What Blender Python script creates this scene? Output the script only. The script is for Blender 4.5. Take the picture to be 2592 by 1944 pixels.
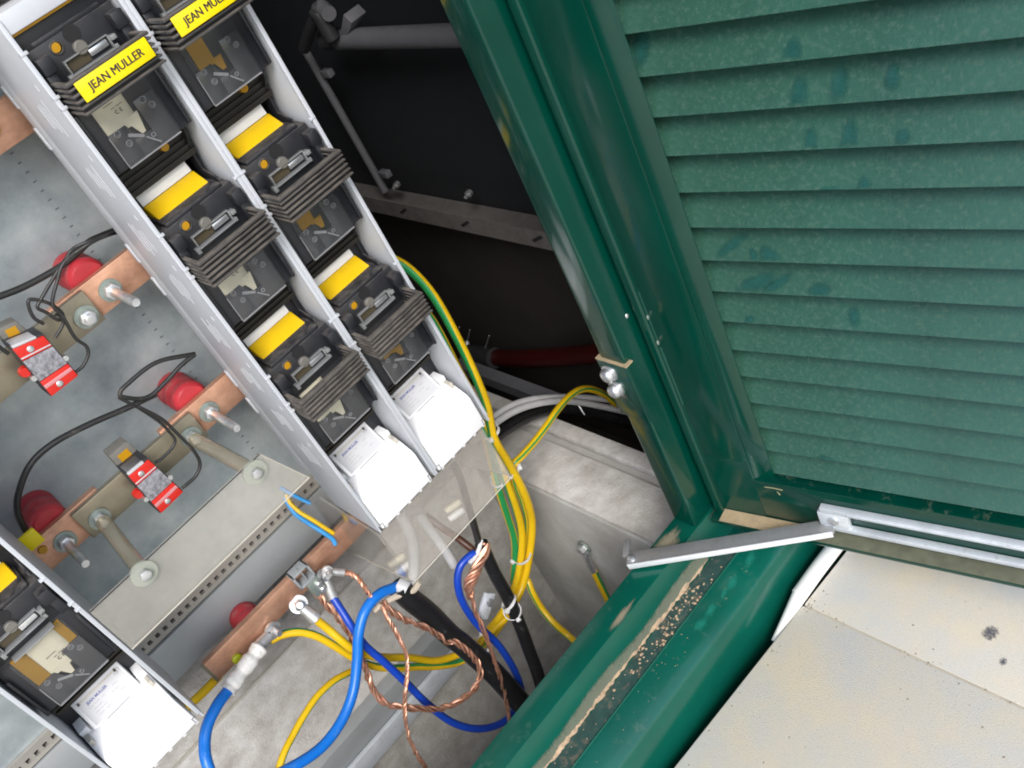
import bpy, bmesh, math, random
from mathutils import Vector, Matrix
random.seed(7)
R = math.radians

# ------------------------------------------------------------------ camera, sky, sun, exposure
scn = bpy.context.scene
for o in list(bpy.data.objects): bpy.data.objects.remove(o)
col = scn.collection
CAM = Vector((-0.2084, -0.884, 1.06))
FPX = 2454.25            # focal length in pixels of the 2592 wide photograph
MROT = ((0.6476867, -0.6593920, -0.3817121), (-0.6661570, -0.2469460, -0.7037418), (0.3697794, 0.7100844, -0.5992022))
cd = bpy.data.cameras.new('camera'); cam = bpy.data.objects.new('camera', cd); col.objects.link(cam)
right = Vector(MROT[0]); up = -Vector(MROT[1]); back = -Vector(MROT[2])
mw = Matrix((right, up, back)).transposed().to_4x4(); mw.translation = CAM
cam.matrix_world = mw
cd.sensor_fit = 'HORIZONTAL'; cd.sensor_width = 36; cd.lens = FPX / 2592 * 36
cd.clip_start = 0.01; cd.clip_end = 500
scn.camera = cam

SUN_EL, SUN_AZ = R(42), R(208)     # azimuth measured clockwise from +Y
world = bpy.data.worlds.new('World'); scn.world = world; world.use_nodes = True
wn = world.node_tree.nodes; wl = world.node_tree.links
sky = wn.new('ShaderNodeTexSky'); sky.sky_type = 'NISHITA'; sky.sun_disc = False
sky.sun_elevation = SUN_EL; sky.sun_rotation = SUN_AZ
sky.air_density = 1.0; sky.dust_density = 1.6; sky.ozone_density = 1.0
wl.new(sky.outputs[0], wn['Background'].inputs[0]); wn['Background'].inputs[1].default_value = 0.14
sd = bpy.data.lights.new('sun', 'SUN'); sun = bpy.data.objects.new('sun', sd); col.objects.link(sun)
sd.energy = 1.4; sd.angle = R(24); sd.color = (1, 0.985, 0.965)
sdir = Vector((math.sin(SUN_AZ) * math.cos(SUN_EL), math.cos(SUN_AZ) * math.cos(SUN_EL), math.sin(SUN_EL)))
sun.rotation_euler = sdir.to_track_quat('Z', 'Y').to_euler()
scn.view_settings.view_transform = 'Standard'; scn.view_settings.look = 'None'
scn.view_settings.gamma = 1; scn.view_settings.exposure = 0.92
scn.render.engine = 'CYCLES'; scn.cycles.filter_width = 1.9
scn.cycles.max_bounces = 7; scn.cycles.diffuse_bounces = 4; scn.cycles.glossy_bounces = 3; scn.cycles.transparent_max_bounces = 16

# ------------------------------------------------------------------ helpers
def ray(sx, sy):
    v = (sx - 1296, sy - 972, FPX)
    return Vector([sum(MROT[r][c] * v[r] for r in range(3)) for c in range(3)])
def P(sx, sy, x=None, y=None, z=None):
    """point of the place seen at photo pixel (sx, sy) on a known plane x=, y= or z="""
    d = ray(sx, sy)
    a, val = (0, x) if x is not None else (1, y) if y is not None else (2, z)
    return CAM + d * ((val - CAM[a]) / d[a])
FR = dict(z1=(0, 0, 3.16), z2=(300, 300, 3.16), z3=(550, 600, 3.16), z4=(0, 500, 3.16), z5=(0, 1000, 3.16), z6=(0, 1419, 3.16),
          a1=(550, 1100, 3.16), a2=(450, 1419, 3.16), a3=(1000, 950, 3.16), a4=(1000, 1419, 3.16), a5=(700, 0, 3.16),
          a6=(900, 450, 2.765), a7=(1500, 1100, 1.965), a8=(1492, 0, 2.011), w=(700, 1050, 3.456), q=(1150, 1450, 3.352), k=(1560, 1150, 3.687), h=(1400, 650, 5.027))
def Q(fr, u_, v_, **kw):
    a = FR[fr]
    return P(a[0] + u_ / a[2], a[1] + v_ / a[2], **kw)
def path(fr, pts, y):
    """route of a cable: picture points of frame fr, each with its own depth (or one depth y)"""
    return [Q(fr, p[0], p[1], y=(p[2] if len(p) > 2 else y)) for p in pts]

class MB:
    def __init__(s): s.v = []; s.f = []; s.m = []; s.mi = 0
    def add(s, vs, fs, mi=None):
        b = len(s.v); s.v += [Vector(v) for v in vs]
        s.f += [[b + i for i in f] for f in fs]; s.m += [s.mi if mi is None else mi] * len(fs)
        return s
    def box(s, x0, x1, y0, y1, z0, z1, mi=None):
        return s.add([(x0, y0, z0), (x1, y0, z0), (x1, y1, z0), (x0, y1, z0), (x0, y0, z1), (x1, y0, z1), (x1, y1, z1), (x0, y1, z1)],
                     [(0, 3, 2, 1), (4, 5, 6, 7), (0, 1, 5, 4), (1, 2, 6, 5), (2, 3, 7, 6), (3, 0, 4, 7)], mi)
    def prism(s, poly, axis, a, b, mi=None):
        """polygon of the two other axes (in x, y, z order) swept along axis from a to b"""
        def mk(p, t):
            return {'x': (t, p[0], p[1]), 'y': (p[0], t, p[1]), 'z': (p[0], p[1], t)}[axis]
        n = len(poly)
        return s.add([mk(p, a) for p in poly] + [mk(p, b) for p in poly],
                     [list(range(n))[::-1], list(range(n, 2 * n))] + [(i, (i + 1) % n, n + (i + 1) % n, n + i) for i in range(n)], mi)
    def slab(s, quad, th, mi=None):
        """solid plate on the planar polygon quad, thickness th along its normal"""
        q = [Vector(p) for p in quad]; n = (q[1] - q[0]).cross(q[2] - q[0]).normalized() * th
        k = len(q)
        return s.add(q + [p + n for p in q], [list(range(k))[::-1], list(range(k, 2 * k))] + [(i, (i + 1) % k, k + (i + 1) % k, k + i) for i in range(k)], mi)
    def obox(s, c, ax, ay, az, mi=None):
        """box about centre c with half-extent vectors"""
        c, ax, ay, az = map(Vector, (c, ax, ay, az)); vs = []
        for k in (-1, 1):
            for i, j in ((-1, -1), (1, -1), (1, 1), (-1, 1)): vs.append(c + ax * i + ay * j + az * k)
        return s.add(vs, [(0, 3, 2, 1), (4, 5, 6, 7), (0, 1, 5, 4), (1, 2, 6, 5), (2, 3, 7, 6), (3, 0, 4, 7)], mi)
    def tube(s, pts, r, n=10, stripe=None, twist=0.0, smooth=True, closed=False):
        pts = spline(pts) if smooth else [Vector(p) for p in pts]
        m = len(pts); rr = r if callable(r) else (lambda t: r)
        t0 = (pts[1] - pts[0]).normalized(); nrm = t0.orthogonal().normalized(); vs = []; fs = []; ms = []; L = 0
        for i, p in enumerate(pts):
            t = (pts[(i + 1) % m] - pts[i - 1]) if closed else (pts[min(i + 1, m - 1)] - pts[max(i - 1, 0)])
            t.normalize(); nrm = (nrm - t * nrm.dot(t)).normalized(); bn = t.cross(nrm)
            if i: L += (pts[i] - pts[i - 1]).length
            for k in range(n):
                a = 2 * math.pi * k / n + twist * L
                vs.append(p + (nrm * math.cos(a) + bn * math.sin(a)) * rr(i / (m - 1)))
        for i in range(m if closed else m - 1):
            j = (i + 1) % m
            for k in range(n):
                fs.append((i * n + k, i * n + (k + 1) % n, j * n + (k + 1) % n, j * n + k))
                ms.append(1 if stripe and (k % n) in stripe else 0)
        if not closed:
            fs += [list(range(n))[::-1], [(m - 1) * n + k for k in range(n)]]; ms += [0, 0]
        b = len(s.v); s.v += vs; s.f += [[b + q for q in f] for f in fs]; s.m += [s.mi + x for x in ms]
        return s
    def rope(s, pts, r, strands=5, pitch=0.03, sr=None):
        pts = spline(pts, 10); m = len(pts); t0 = (pts[1] - pts[0]).normalized(); nrm = t0.orthogonal().normalized()
        fr = []; L = 0
        for i, p in enumerate(pts):
            t = (pts[min(i + 1, m - 1)] - pts[max(i - 1, 0)]).normalized(); nrm = (nrm - t * nrm.dot(t)).normalized()
            if i: L += (p - pts[i - 1]).length
            fr.append((p, nrm.copy(), t.cross(nrm), L))
        rr = r if callable(r) else (lambda t: r)
        for k in range(strands):
            ph = 2 * math.pi * k / strands + random.uniform(-.25, .25)
            wob = [random.uniform(-1, 1) for _ in range(4)]; wo = lambda l: .55 * math.sin(l * 41 + wob[0] * 3) + .35 * math.sin(l * 97 + wob[1] * 3)
            q = [p + (a * math.cos(ph + wo(l) + 2 * math.pi * l / pitch) + b * math.sin(ph + wo(l) + 2 * math.pi * l / pitch)) * rr(i / m) * (.62 + .2 * math.sin(l * 63 + wob[2] * 3)) for i, (p, a, b, l) in enumerate(fr)]
            s.tube(q, (lambda t: rr(t) * (sr or .5)), 6, smooth=False)
        return s
    def cyl(s, a, b, r, n=16, r2=None, mi=None):
        a, b = Vector(a), Vector(b); t = (b - a).normalized(); u = t.orthogonal().normalized(); w = t.cross(u); r2 = r if r2 is None else r2
        vs = [a + (u * math.cos(2 * math.pi * k / n) + w * math.sin(2 * math.pi * k / n)) * r for k in range(n)]
        vs += [b + (u * math.cos(2 * math.pi * k / n) + w * math.sin(2 * math.pi * k / n)) * r2 for k in range(n)]
        return s.add(vs, [list(range(n))[::-1], list(range(n, 2 * n))] + [(k, (k + 1) % n, n + (k + 1) % n, n + k) for k in range(n)], mi)
    def lathe(s, a, b, prof, n=20, mi=None):
        """profile [(t along a>b, radius)]"""
        a, b = Vector(a), Vector(b); t = (b - a); tn = t.normalized(); u = tn.orthogonal().normalized(); w = tn.cross(u)
        vs = [a + t * q + (u * math.cos(2 * math.pi * k / n) + w * math.sin(2 * math.pi * k / n)) * r for q, r in prof for k in range(n)]
        m = len(prof)
        return s.add(vs, [list(range(n))[::-1], list(range((m - 1) * n, m * n))] + [(i * n + k, i * n + (k + 1) % n, (i + 1) * n + (k + 1) % n, (i + 1) * n + k) for i in range(m - 1) for k in range(n)], mi)
    def mesh(s, name, mats, org=(0, 0, 0), smooth=False, bevel=0, seg=2):
        me = bpy.data.meshes.new(name); og = Vector(org)
        me.from_pydata([v - og for v in s.v], [], s.f)
        me.polygons.foreach_set('material_index', s.m); me.update()
        bm = bmesh.new(); bm.from_mesh(me); bmesh.ops.recalc_face_normals(bm, faces=bm.faces)
        if bevel:
            es = [e for e in bm.edges if len(e.link_faces) == 2 and e.calc_face_angle(0) > .5]
            bmesh.ops.bevel(bm, geom=es, offset=bevel, segments=seg, affect='EDGES', profile=.5, clamp_overlap=True)
        bm.to_mesh(me); bm.free()
        for m in (mats if isinstance(mats, (list, tuple)) else [mats]): me.materials.append(m)
        if smooth or bevel:
            me.polygons.foreach_set('use_smooth', [True] * len(me.polygons)); me.set_sharp_from_angle(angle=R(38))
        return me
    def build(s, name, mats, parent=None, org=None, smooth=False, bevel=0, seg=2):
        og = Vector(org) if org is not None else (WORLD(parent) if parent else Vector((0, 0, 0)))
        return link(name, s.mesh(name, mats, og, smooth, bevel, seg), parent, og - (WORLD(parent) if parent else Vector((0, 0, 0))))
_loc = {}
def WORLD(o):
    return _loc[o.name] if o and o.name in _loc else Vector((0, 0, 0))
def link(name, data, parent=None, loc=(0, 0, 0)):
    o = bpy.data.objects.new(name, data); col.objects.link(o); o.location = loc
    if parent: o.parent = parent
    _loc[o.name] = Vector(loc) + (WORLD(parent) if parent else Vector((0, 0, 0)))
    return o
def thing(name, loc, label, cat, group=None):
    o = link(name, None, None, loc); o.empty_display_size = .02
    return tag(o, label, cat, group)
def tag(o, label, cat, group=None):
    o['label'] = label; o['category'] = cat
    if group: o['group'] = group
    return o
def struct(o): o['kind'] = 'structure'; return o
def copy_tree(o, parent=None, dx=(0, 0, 0)):
    c = o.copy(); col.objects.link(c); c.parent = parent; c.location = Vector(o.location) + Vector(dx)
    _loc[c.name] = Vector(c.location) + (WORLD(parent) if parent else Vector((0, 0, 0)))
    for ch in list(o.children): copy_tree(ch, c)
    return c
def spline(pts, sub=8):
    p = [Vector(q) for q in pts]
    if len(p) < 3: return p
    e = [p[0] * 2 - p[1]] + p + [p[-1] * 2 - p[-2]]; out = []
    for i in range(1, len(e) - 2):
        a, b, c, d = e[i - 1], e[i], e[i + 1], e[i + 2]
        for k in range(sub):
            t = k / sub
            out.append(.5 * ((2 * b) + (c - a) * t + (2 * a - 5 * b + 4 * c - d) * t * t + (3 * b - a - 3 * c + d) * t ** 3))
    return out + [p[-1]]

# ------------------------------------------------------------------ materials
def lin(r, g, b):
    f = lambda c: (c / 255 / 12.92) if c / 255 <= .04045 else ((c / 255 + .055) / 1.055) ** 2.4
    return (f(r), f(g), f(b))
def mat(name, c, rough=.5, metal=0, spec=.5, var=.12, scale=40, bump=0, bscale=300, dust=None, dustamt=0, dscale=60, updust_light=0, coat=0, rvar=.1, c2=None, stretch=None):
    m = bpy.data.materials.new(name); m.use_nodes = True; nt = m.node_tree; N = nt.nodes; L = nt.links
    b = N['Principled BSDF']; b.inputs['Roughness'].default_value = rough; b.inputs['Metallic'].default_value = metal
    b.inputs['Specular IOR Level'].default_value = spec; b.inputs['Coat Weight'].default_value = coat
    tc = N.new('ShaderNodeTexCoord'); src = tc.outputs['Object']
    if stretch:
        mp = N.new('ShaderNodeMapping'); mp.inputs['Scale'].default_value = stretch; L.new(src, mp.inputs[0]); src = mp.outputs[0]
    n = N.new('ShaderNodeTexNoise'); n.inputs['Scale'].default_value = scale; n.inputs['Detail'].default_value = 6; n.inputs['Roughness'].default_value = .65
    L.new(src, n.inputs['Vector'])
    mx = N.new('ShaderNodeMix'); mx.data_type = 'RGBA'
    c2 = c2 or tuple(x * (1 - var) for x in c)
    mx.inputs[6].default_value = (*[min(1, x * (1 + var * .6)) for x in c], 1); mx.inputs[7].default_value = (*c2, 1)
    rp = N.new('ShaderNodeValToRGB'); rp.color_ramp.elements[0].position = .32; rp.color_ramp.elements[1].position = .68
    L.new(n.outputs[0], rp.inputs[0]); L.new(rp.outputs[0], mx.inputs[0]); out = mx.outputs[2]
    mr = N.new('ShaderNodeMapRange'); mr.inputs['To Min'].default_value = max(0.02, rough - rvar); mr.inputs['To Max'].default_value = min(1, rough + rvar)
    L.new(n.outputs[0], mr.inputs[0]); rout = mr.outputs[0]
    if dust:
        n2 = N.new('ShaderNodeTexNoise'); n2.inputs['Scale'].default_value = dscale; n2.inputs['Detail'].default_value = 9; n2.inputs['Roughness'].default_value = .72
        L.new(tc.outputs['Object'], n2.inputs['Vector'])
        r2 = N.new('ShaderNodeValToRGB'); r2.color_ramp.elements[0].position = .62 - .35 * dustamt; r2.color_ramp.elements[1].position = .85 - .3 * dustamt
        L.new(n2.outputs[0], r2.inputs[0]); fac = r2.outputs[0]
        if updust_light:
            g = N.new('ShaderNodeNewGeometry'); sp = N.new('ShaderNodeSeparateXYZ'); L.new(g.outputs['Normal'], sp.inputs[0])
            ma = N.new('ShaderNodeMath'); ma.operation = 'MULTIPLY_ADD'; ma.use_clamp = True; ma.inputs[1].default_value = updust_light; ma.inputs[2].default_value = .015
            L.new(sp.outputs['Z'], ma.inputs[0]); mu = N.new('ShaderNodeMath'); mu.operation = 'MULTIPLY'; L.new(ma.outputs[0], mu.inputs[0]); L.new(fac, mu.inputs[1]); fac = mu.outputs[0]
        md = N.new('ShaderNodeMix'); md.data_type = 'RGBA'; L.new(fac, md.inputs[0]); L.new(out, md.inputs[6]); md.inputs[7].default_value = (*dust, 1); out = md.outputs[2]
        mr2 = N.new('ShaderNodeMix'); mr2.data_type = 'FLOAT'; L.new(fac, mr2.inputs[0]); L.new(rout, mr2.inputs[2]); mr2.inputs[3].default_value = .9; rout = mr2.outputs[0]
    L.new(out, b.inputs['Base Color']); L.new(rout, b.inputs['Roughness'])
    if bump:
        nb = N.new('ShaderNodeTexNoise'); nb.inputs['Scale'].default_value = bscale; nb.inputs['Detail'].default_value = 5
        L.new(src, nb.inputs['Vector'])
        bp = N.new('ShaderNodeBump'); bp.inputs['Strength'].default_value = bump; bp.inputs['Distance'].default_value = .002
        L.new(nb.outputs[0], bp.inputs['Height']); L.new(bp.outputs[0], b.inputs['Normal'])
    return m
def clear(name, tint=(.93, .93, .9), haze=.12, hazec=(.6, .57, .5), rough=.08):
    m = bpy.data.materials.new(name); m.use_nodes = True; nt = m.node_tree; N = nt.nodes; L = nt.links
    b = N['Principled BSDF']; b.inputs['Base Color'].default_value = (*hazec, 1); b.inputs['Roughness'].default_value = rough
    t = N.new('ShaderNodeBsdfTransparent'); t.inputs[0].default_value = (*tint, 1)
    n = N.new('ShaderNodeTexNoise'); n.inputs['Scale'].default_value = 18; n.inputs['Detail'].default_value = 5
    tc = N.new('ShaderNodeTexCoord'); L.new(tc.outputs['Object'], n.inputs['Vector'])
    mr = N.new('ShaderNodeMapRange'); mr.inputs['To Min'].default_value = haze * .55; mr.inputs['To Max'].default_value = haze * 1.45; L.new(n.outputs[0], mr.inputs[0])
    fr = N.new('ShaderNodeFresnel'); fr.inputs[0].default_value = 1.4
    gl = N.new('ShaderNodeBsdfGlossy'); gl.inputs['Roughness'].default_value = rough
    mx = N.new('ShaderNodeMixShader'); L.new(mr.outputs[0], mx.inputs[0]); L.new(t.outputs[0], mx.inputs[1]); L.new(b.outputs[0], mx.inputs[2])
    m2 = N.new('ShaderNodeMixShader'); ge = N.new('ShaderNodeNewGeometry'); iv = N.new('ShaderNodeMath'); iv.operation = 'SUBTRACT'; iv.inputs[0].default_value = 1; L.new(ge.outputs['Backfacing'], iv.inputs[1]); fm = N.new('ShaderNodeMath'); fm.operation = 'MULTIPLY'; L.new(fr.outputs[0], fm.inputs[0]); L.new(iv.outputs[0], fm.inputs[1]); L.new(fm.outputs[0], m2.inputs[0]); L.new(mx.outputs[0], m2.inputs[1]); L.new(gl.outputs[0], m2.inputs[2])
    L.new(m2.outputs[0], N['Material Output'].inputs[0])
    return m
M = {}
M['white'] = mat('white_plastic', (.52, .54, .57), .42, var=.04, scale=25, dust=(.5, .48, .45), dustamt=.06, dscale=45)
M['whiteclean'] = mat('cover_plastic', (.8, .8, .8), .35, var=.02, scale=20)
M['tag'] = mat('tag_white', (.78, .78, .76), .5, var=.04)
M['black'] = mat('black_plastic', (.016, .017, .021), .42, var=.3, scale=60, dust=(.12, .108, .098), dustamt=.7, dscale=60, updust_light=.9, bump=.05, bscale=900)  # paler upward faces: dust, and the light on their tops painted in
M['handle'] = mat('handle_plastic', (.06, .056, .053), .34, var=.2, scale=60, dust=(.22, .19, .155), dustamt=.75, dscale=70, updust_light=.8)
M['recess'] = mat('recess_plastic', (.016, .013, .008), .5, var=.3)
M['smoke'] = mat('smoked_plastic', (.05, .052, .057), .16, spec=.6, var=.15, scale=40)
M['emboss'] = mat('embossed_edge', (.27, .27, .28), .3, var=.1)
M['clear'] = clear('clear_window', (.95, .95, .95), .03, (.3, .3, .3), .06)
M['frameclear'] = mat('frame_plastic', (.24, .245, .24), .22, spec=.7, var=.2)
M['yellow'] = mat('yellow_plastic', (.78, .5, .01), .32, var=.06, scale=30)
M['label_yellow'] = mat('label_yellow', (.9, .7, .005), .35, var=.04)
M['amber'] = mat('amber_plastic', (.5, .25, .004), .35, var=.1)
M['fuse'] = mat('fuse_ceramic', (.62, .58, .44), .35, var=.07)
M['ink'] = mat('ink', (.03, .028, .03), .6, var=.1)
M['blueink'] = mat('blue_ink', (.09, .1, .3), .6, var=.1)
M['greyink'] = mat('grey_ink', (.2, .2, .22), .6, var=.1)
M['labelpaper'] = mat('label_paper', (.52, .52, .53), .45, var=.02)
M['copper'] = mat('copper_bar', (.66, .38, .26), .48, .75, var=.3, scale=22, c2=(.42, .22, .14), rvar=.16, stretch=(1, 1, 1.5))
M['copperwire'] = mat('copper_wire', (.74, .41, .28), .42, .8, var=.25, scale=120, c2=(.46, .235, .15))
M['shunt'] = mat('tinned_bar', (.34, .30, .22), .38, .75, var=.2, scale=20, rvar=.14)
M['zinc'] = mat('zinc_steel', (.7, .71, .72), .34, .85, var=.25, scale=80, rvar=.12)
M['lug'] = mat('tinned_lug', (.56, .56, .55), .46, .7, var=.2, scale=60)
M['zincdull'] = mat('zinc_washer', (.33, .38, .34), .5, .7, var=.2, scale=60)
M['galv'] = mat('galvanised_sheet', (.42, .455, .46), .46, .35, var=.2, scale=9, c2=(.24, .285, .305), rvar=.2, stretch=(1.6, 1, 1.6), dust=(.5, .5, .48), dustamt=.12, dscale=25)
M['flange'] = mat('grey_flange', (.36, .38, .385), .5, .25, var=.1, scale=10)
M['rail_tan'] = mat('slotted_rail_steel', (.38, .36, .32), .45, .3, var=.1, scale=15)
M['dark'] = mat('dark_gap', (.012, .012, .013), .7, var=.2)
M['red'] = mat('red_insulator', (.46, .032, .042), .42, var=.2, scale=30, dust=(.45, .2, .18), dustamt=.2, dscale=60)
M['redbox'] = mat('red_casing', (.62, .02, .012), .35, var=.1)
M['greybox'] = mat('grey_casing', (.3, .3, .32), .6, var=.45, scale=180, c2=(.1, .1, .11))
M['blackbox'] = mat('black_casing', (.03, .03, .033), .45, var=.2)
M['wire_black'] = mat('black_wire', (.02, .02, .019), .4, var=.2, dust=(.12, .11, .09), dustamt=.2)
M['sheath'] = mat('black_sheath', (.012, .012, .013), .3, var=.3, dust=(.12, .12, .12), dustamt=.12, dscale=70)
M['blue'] = mat('blue_cable', (.008, .16, .60), .33, var=.15, scale=20, dust=(.2, .3, .45), dustamt=.1)
M['darkblue'] = mat('dark_blue_cable', (.008, .055, .42), .33, var=.15, scale=20)
M['lightblue'] = mat('light_blue_wire', (.04, .28, .62), .35, var=.1)
M['pe_yellow'] = mat('earth_yellow', (.74, .47, .008), .34, var=.12, scale=25)
M['pe_green'] = mat('earth_green', (.02, .26, .07), .34, var=.15, scale=25)
M['greycable'] = mat('grey_cable', (.5, .5, .5), .45, var=.12)
M['browncable'] = mat('brown_core', (.09, .035, .02), .4, var=.2)
M['tie'] = mat('cable_tie', (.72, .72, .7), .4, var=.05)
M['heatshrink'] = mat('white_tape', (.74, .72, .68), .5, var=.15, scale=160, bump=.5, bscale=160)
M['green'] = mat('green_paint', (.0004, .043, .0285), .15, spec=.5, var=.15, scale=9, dust=(.17, .19, .14), dustamt=.12, dscale=55, coat=.15, updust_light=.9, rvar=.08)
M['litgreen'] = mat('green_paint_lit', (.002, .086, .058), .2, var=.2, scale=7, dust=(.1, .15, .11), dustamt=.14, dscale=30, updust_light=.5, rvar=.1)  # same green made lighter, sky light on the level faces painted in
M['greenfresh'] = mat('fresh_green_paint', (.006, .17, .11), .3, var=.2, scale=60)
M['louvre'] = mat('dusty_louvre_paint', (.030, .094, .066), .28, var=.16, scale=14, dust=(.05, .112, .08), dustamt=.34, dscale=200, rvar=.08, bump=.1, bscale=300)
M['smudge'] = mat('wiped_paint', (.012, .105, .075), .32, var=.15)
M['alu'] = mat('aluminium', (.70, .74, .78), .42, .3, var=.15, scale=40, dust=(.35, .32, .27), dustamt=.16, stretch=(1, 1, 1))
M['litedge'] = mat('bright_edge', (.86, .87, .88), .35, .3, var=.05)
M['armsteel'] = mat('grey_stay_steel', (.42, .42, .42), .45, .6, var=.2, scale=30, dust=(.4, .35, .28), dustamt=.25)
M['dust'] = mat('dust_layer', (.42, .32, .19), .95, var=.2, scale=80, bump=.4, bscale=500)
M['dirt'] = mat('dry_dirt', (.44, .315, .2), .95, var=.3, scale=90, bump=.5, bscale=600)
M['dirtdark'] = mat('dirty_channel', (.022, .065, .055), .8, var=.3, scale=70, dust=(.2, .15, .1), dustamt=.3, dscale=90)
M['concrete'] = mat('concrete', (.56, .545, .515), .9, spec=.2, var=.25, scale=26, c2=(.40, .375, .33), dust=(.2, .17, .14), dustamt=.05, dscale=210, bump=.8, bscale=260)
M['concretelow'] = mat('concrete_wall', (.44, .435, .41), .9, spec=.2, var=.25, scale=8, c2=(.33, .32, .29), dust=(.25, .22, .18), dustamt=.08, dscale=50, bump=.3, bscale=120)
M['paving'] = mat('paving_concrete', (.58, .58, .55), .9, spec=.2, var=.05, scale=7, c2=(.74, .64, .47), dust=(.38, .345, .3), dustamt=.22, dscale=420, bump=.35, bscale=700)

M['whitestrip'] = mat('white_pvc', (.84, .83, .77), .4, var=.05)
M['cream'] = mat('cream_panel', (.5, .42, .3), .5, var=.1)
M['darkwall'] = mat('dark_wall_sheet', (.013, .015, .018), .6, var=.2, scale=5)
M['pipe'] = mat('grey_pipe', (.12, .12, .13), .45, var=.12)
M['tray'] = mat('cable_tray_steel', (.2, .185, .175), .5, .4, var=.2)
M['redpipe'] = mat('red_conduit', (.035, .002, .0015), .4, var=.15)
M['soil'] = mat('bare_soil', (.2, .16, .11), .95, var=.3, scale=8, bump=.5, bscale=60)
M['sheet'] = clear('cover_sheet', (.98, .975, .96), .22, (.62, .58, .5), .12)  # beige haze paints in the paving mirrored by the cover sheet
M['shroud'] = clear('shroud_sheet', (.995, .99, .98), .19, (.72, .67, .6), .08)
M['shroudedge'] = mat('shroud_edge', (.5, .47, .4), .3, var=.1)
M['rod'] = clear('spacer_rod', (.8, .77, .68), .3, (.5, .46, .36), .15)
M['nylon'] = clear('nylon_washer', (.8, .82, .75), .45, (.55, .57, .5), .25)

def soft(name, c, rough, scale=120, lo=.25, hi=.6, amt=.92):
    m = mat(name, c, rough, var=.25, scale=scale); nt = m.node_tree; N = nt.nodes; L = nt.links
    at = N.new('ShaderNodeAttribute'); at.attribute_name = 'fade'; n = N.new('ShaderNodeTexNoise'); n.inputs['Scale'].default_value = scale; n.inputs['Detail'].default_value = 8; n.inputs['Roughness'].default_value = .7
    tc = N.new('ShaderNodeTexCoord'); L.new(tc.outputs['Object'], n.inputs['Vector'])
    a = N.new('ShaderNodeMath'); a.operation = 'MULTIPLY_ADD'; a.inputs[1].default_value = 1.0; a.inputs[2].default_value = -.5; L.new(n.outputs[0], a.inputs[0])
    b = N.new('ShaderNodeMath'); b.operation = 'ADD'; L.new(at.outputs['Fac'], b.inputs[0]); L.new(a.outputs[0], b.inputs[1])
    mr = N.new('ShaderNodeMapRange'); mr.inputs['From Min'].default_value = lo; mr.inputs['From Max'].default_value = hi; L.new(b.outputs[0], mr.inputs[0])
    mul = N.new('ShaderNodeMath'); mul.operation = 'MULTIPLY'; mul.inputs[1].default_value = amt; L.new(mr.outputs[0], mul.inputs[0])
    L.new(mul.outputs[0], N['Principled BSDF'].inputs['Alpha'])
    return m
def soft_patch(name, ring, m, parent):
    """thin film of dust, paint or wear: ring of rim points, fading out towards the rim"""
    ring = [Vector(p) for p in ring]; c = sum(ring, Vector()) / len(ring); n = len(ring)
    mb = MB(); mb.add([c] + [c.lerp(p, .55) for p in ring] + ring, [(0, 1 + k, 1 + (k + 1) % n) for k in range(n)] + [(1 + k, 1 + n + k, 1 + n + (k + 1) % n, 1 + (k + 1) % n) for k in range(n)])
    o = mb.build(name, m, parent); at = o.data.attributes.new('fade', 'FLOAT', 'POINT')
    at.data.foreach_set('value', [1.0] + [.7] * n + [0.0] * n)
    return o
M['softdust'] = soft('dust_film', (.36, .31, .21), .95, 110, .2, 1.0, .85); M['softgreen'] = soft('fresh_green_paint', (.014, .22, .155), .3, 150, .25, 1.15, .8); M['softwipe'] = soft('wiped_paint', (.018, .10, .085), .3, 90, .1, .95, .75)
M['stain'] = soft('grey_stain', (.13, .13, .14), .9, 420, .62, .9, .85); M['filmgreen'] = mat('dust_film_green', (.19, .22, .16), .9, var=.2, scale=60)
_tx = {}
def text_mesh(s, size, m, depth=.0002, bold=0):
    k = (s, size, m.name)
    if k in _tx: return _tx[k]
    cu = bpy.data.curves.new('lettering', 'FONT'); cu.body = s; cu.size = size; cu.align_x = 'CENTER'; cu.align_y = 'CENTER'; cu.extrude = depth; cu.offset = bold; cu.resolution_u = 3
    o = bpy.data.objects.new('tmp', cu); col.objects.link(o)
    dg = bpy.context.evaluated_depsgraph_get(); me = bpy.data.meshes.new_from_object(o.evaluated_get(dg)); bpy.data.objects.remove(o)
    me.materials.clear(); me.materials.append(m); _tx[k] = me
    return me
def text(s, size, m, parent, at, tilt, name='lettering', bold=0, sx=1):
    o = link(name, text_mesh(s, size, m, bold=bold), parent, Vector(at) - WORLD(parent)); o.rotation_euler = (tilt, 0, 0); o.scale = (sx, 1, 1)
    return o

# ------------------------------------------------------------------ the setting
g = MB().box(-60, 60, -60, 60, -.75, -.7).build('ground', M['soil']); struct(g)
soil = MB().add([(-3, -30, -.09), (30, -30, -.09), (30, -.3, -.09), (-3, -.3, -.09)], [(0, 1, 2, 3)]).build('soil_bed', M['soil']); struct(soil)
pave = link('pavement', None, None, (0, -.34, 0)); struct(pave)
XJ = .292
def slab_piece(x0, x1, y0, y1, e0=0, e1=0):
    """paving slab; e0/e1 shift its inner edge at the two corners"""
    return MB().prism([(x0, y0), (x1, y0), (x1, y1 + e1), (x0, y1 + e0)], 'z', -.06, 0).build('paving_slab', M['paving'], pave, bevel=.0022, seg=2)
e = lambda x: -.3165 - .048 * x
slab_piece(XJ - .6, XJ - .0006, -.93, 0, e(XJ - .6), e(XJ))
slab_piece(XJ + .0006, XJ + .6, -.93, 0, e(XJ) - .001, e(XJ + .6) - .001)
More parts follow.
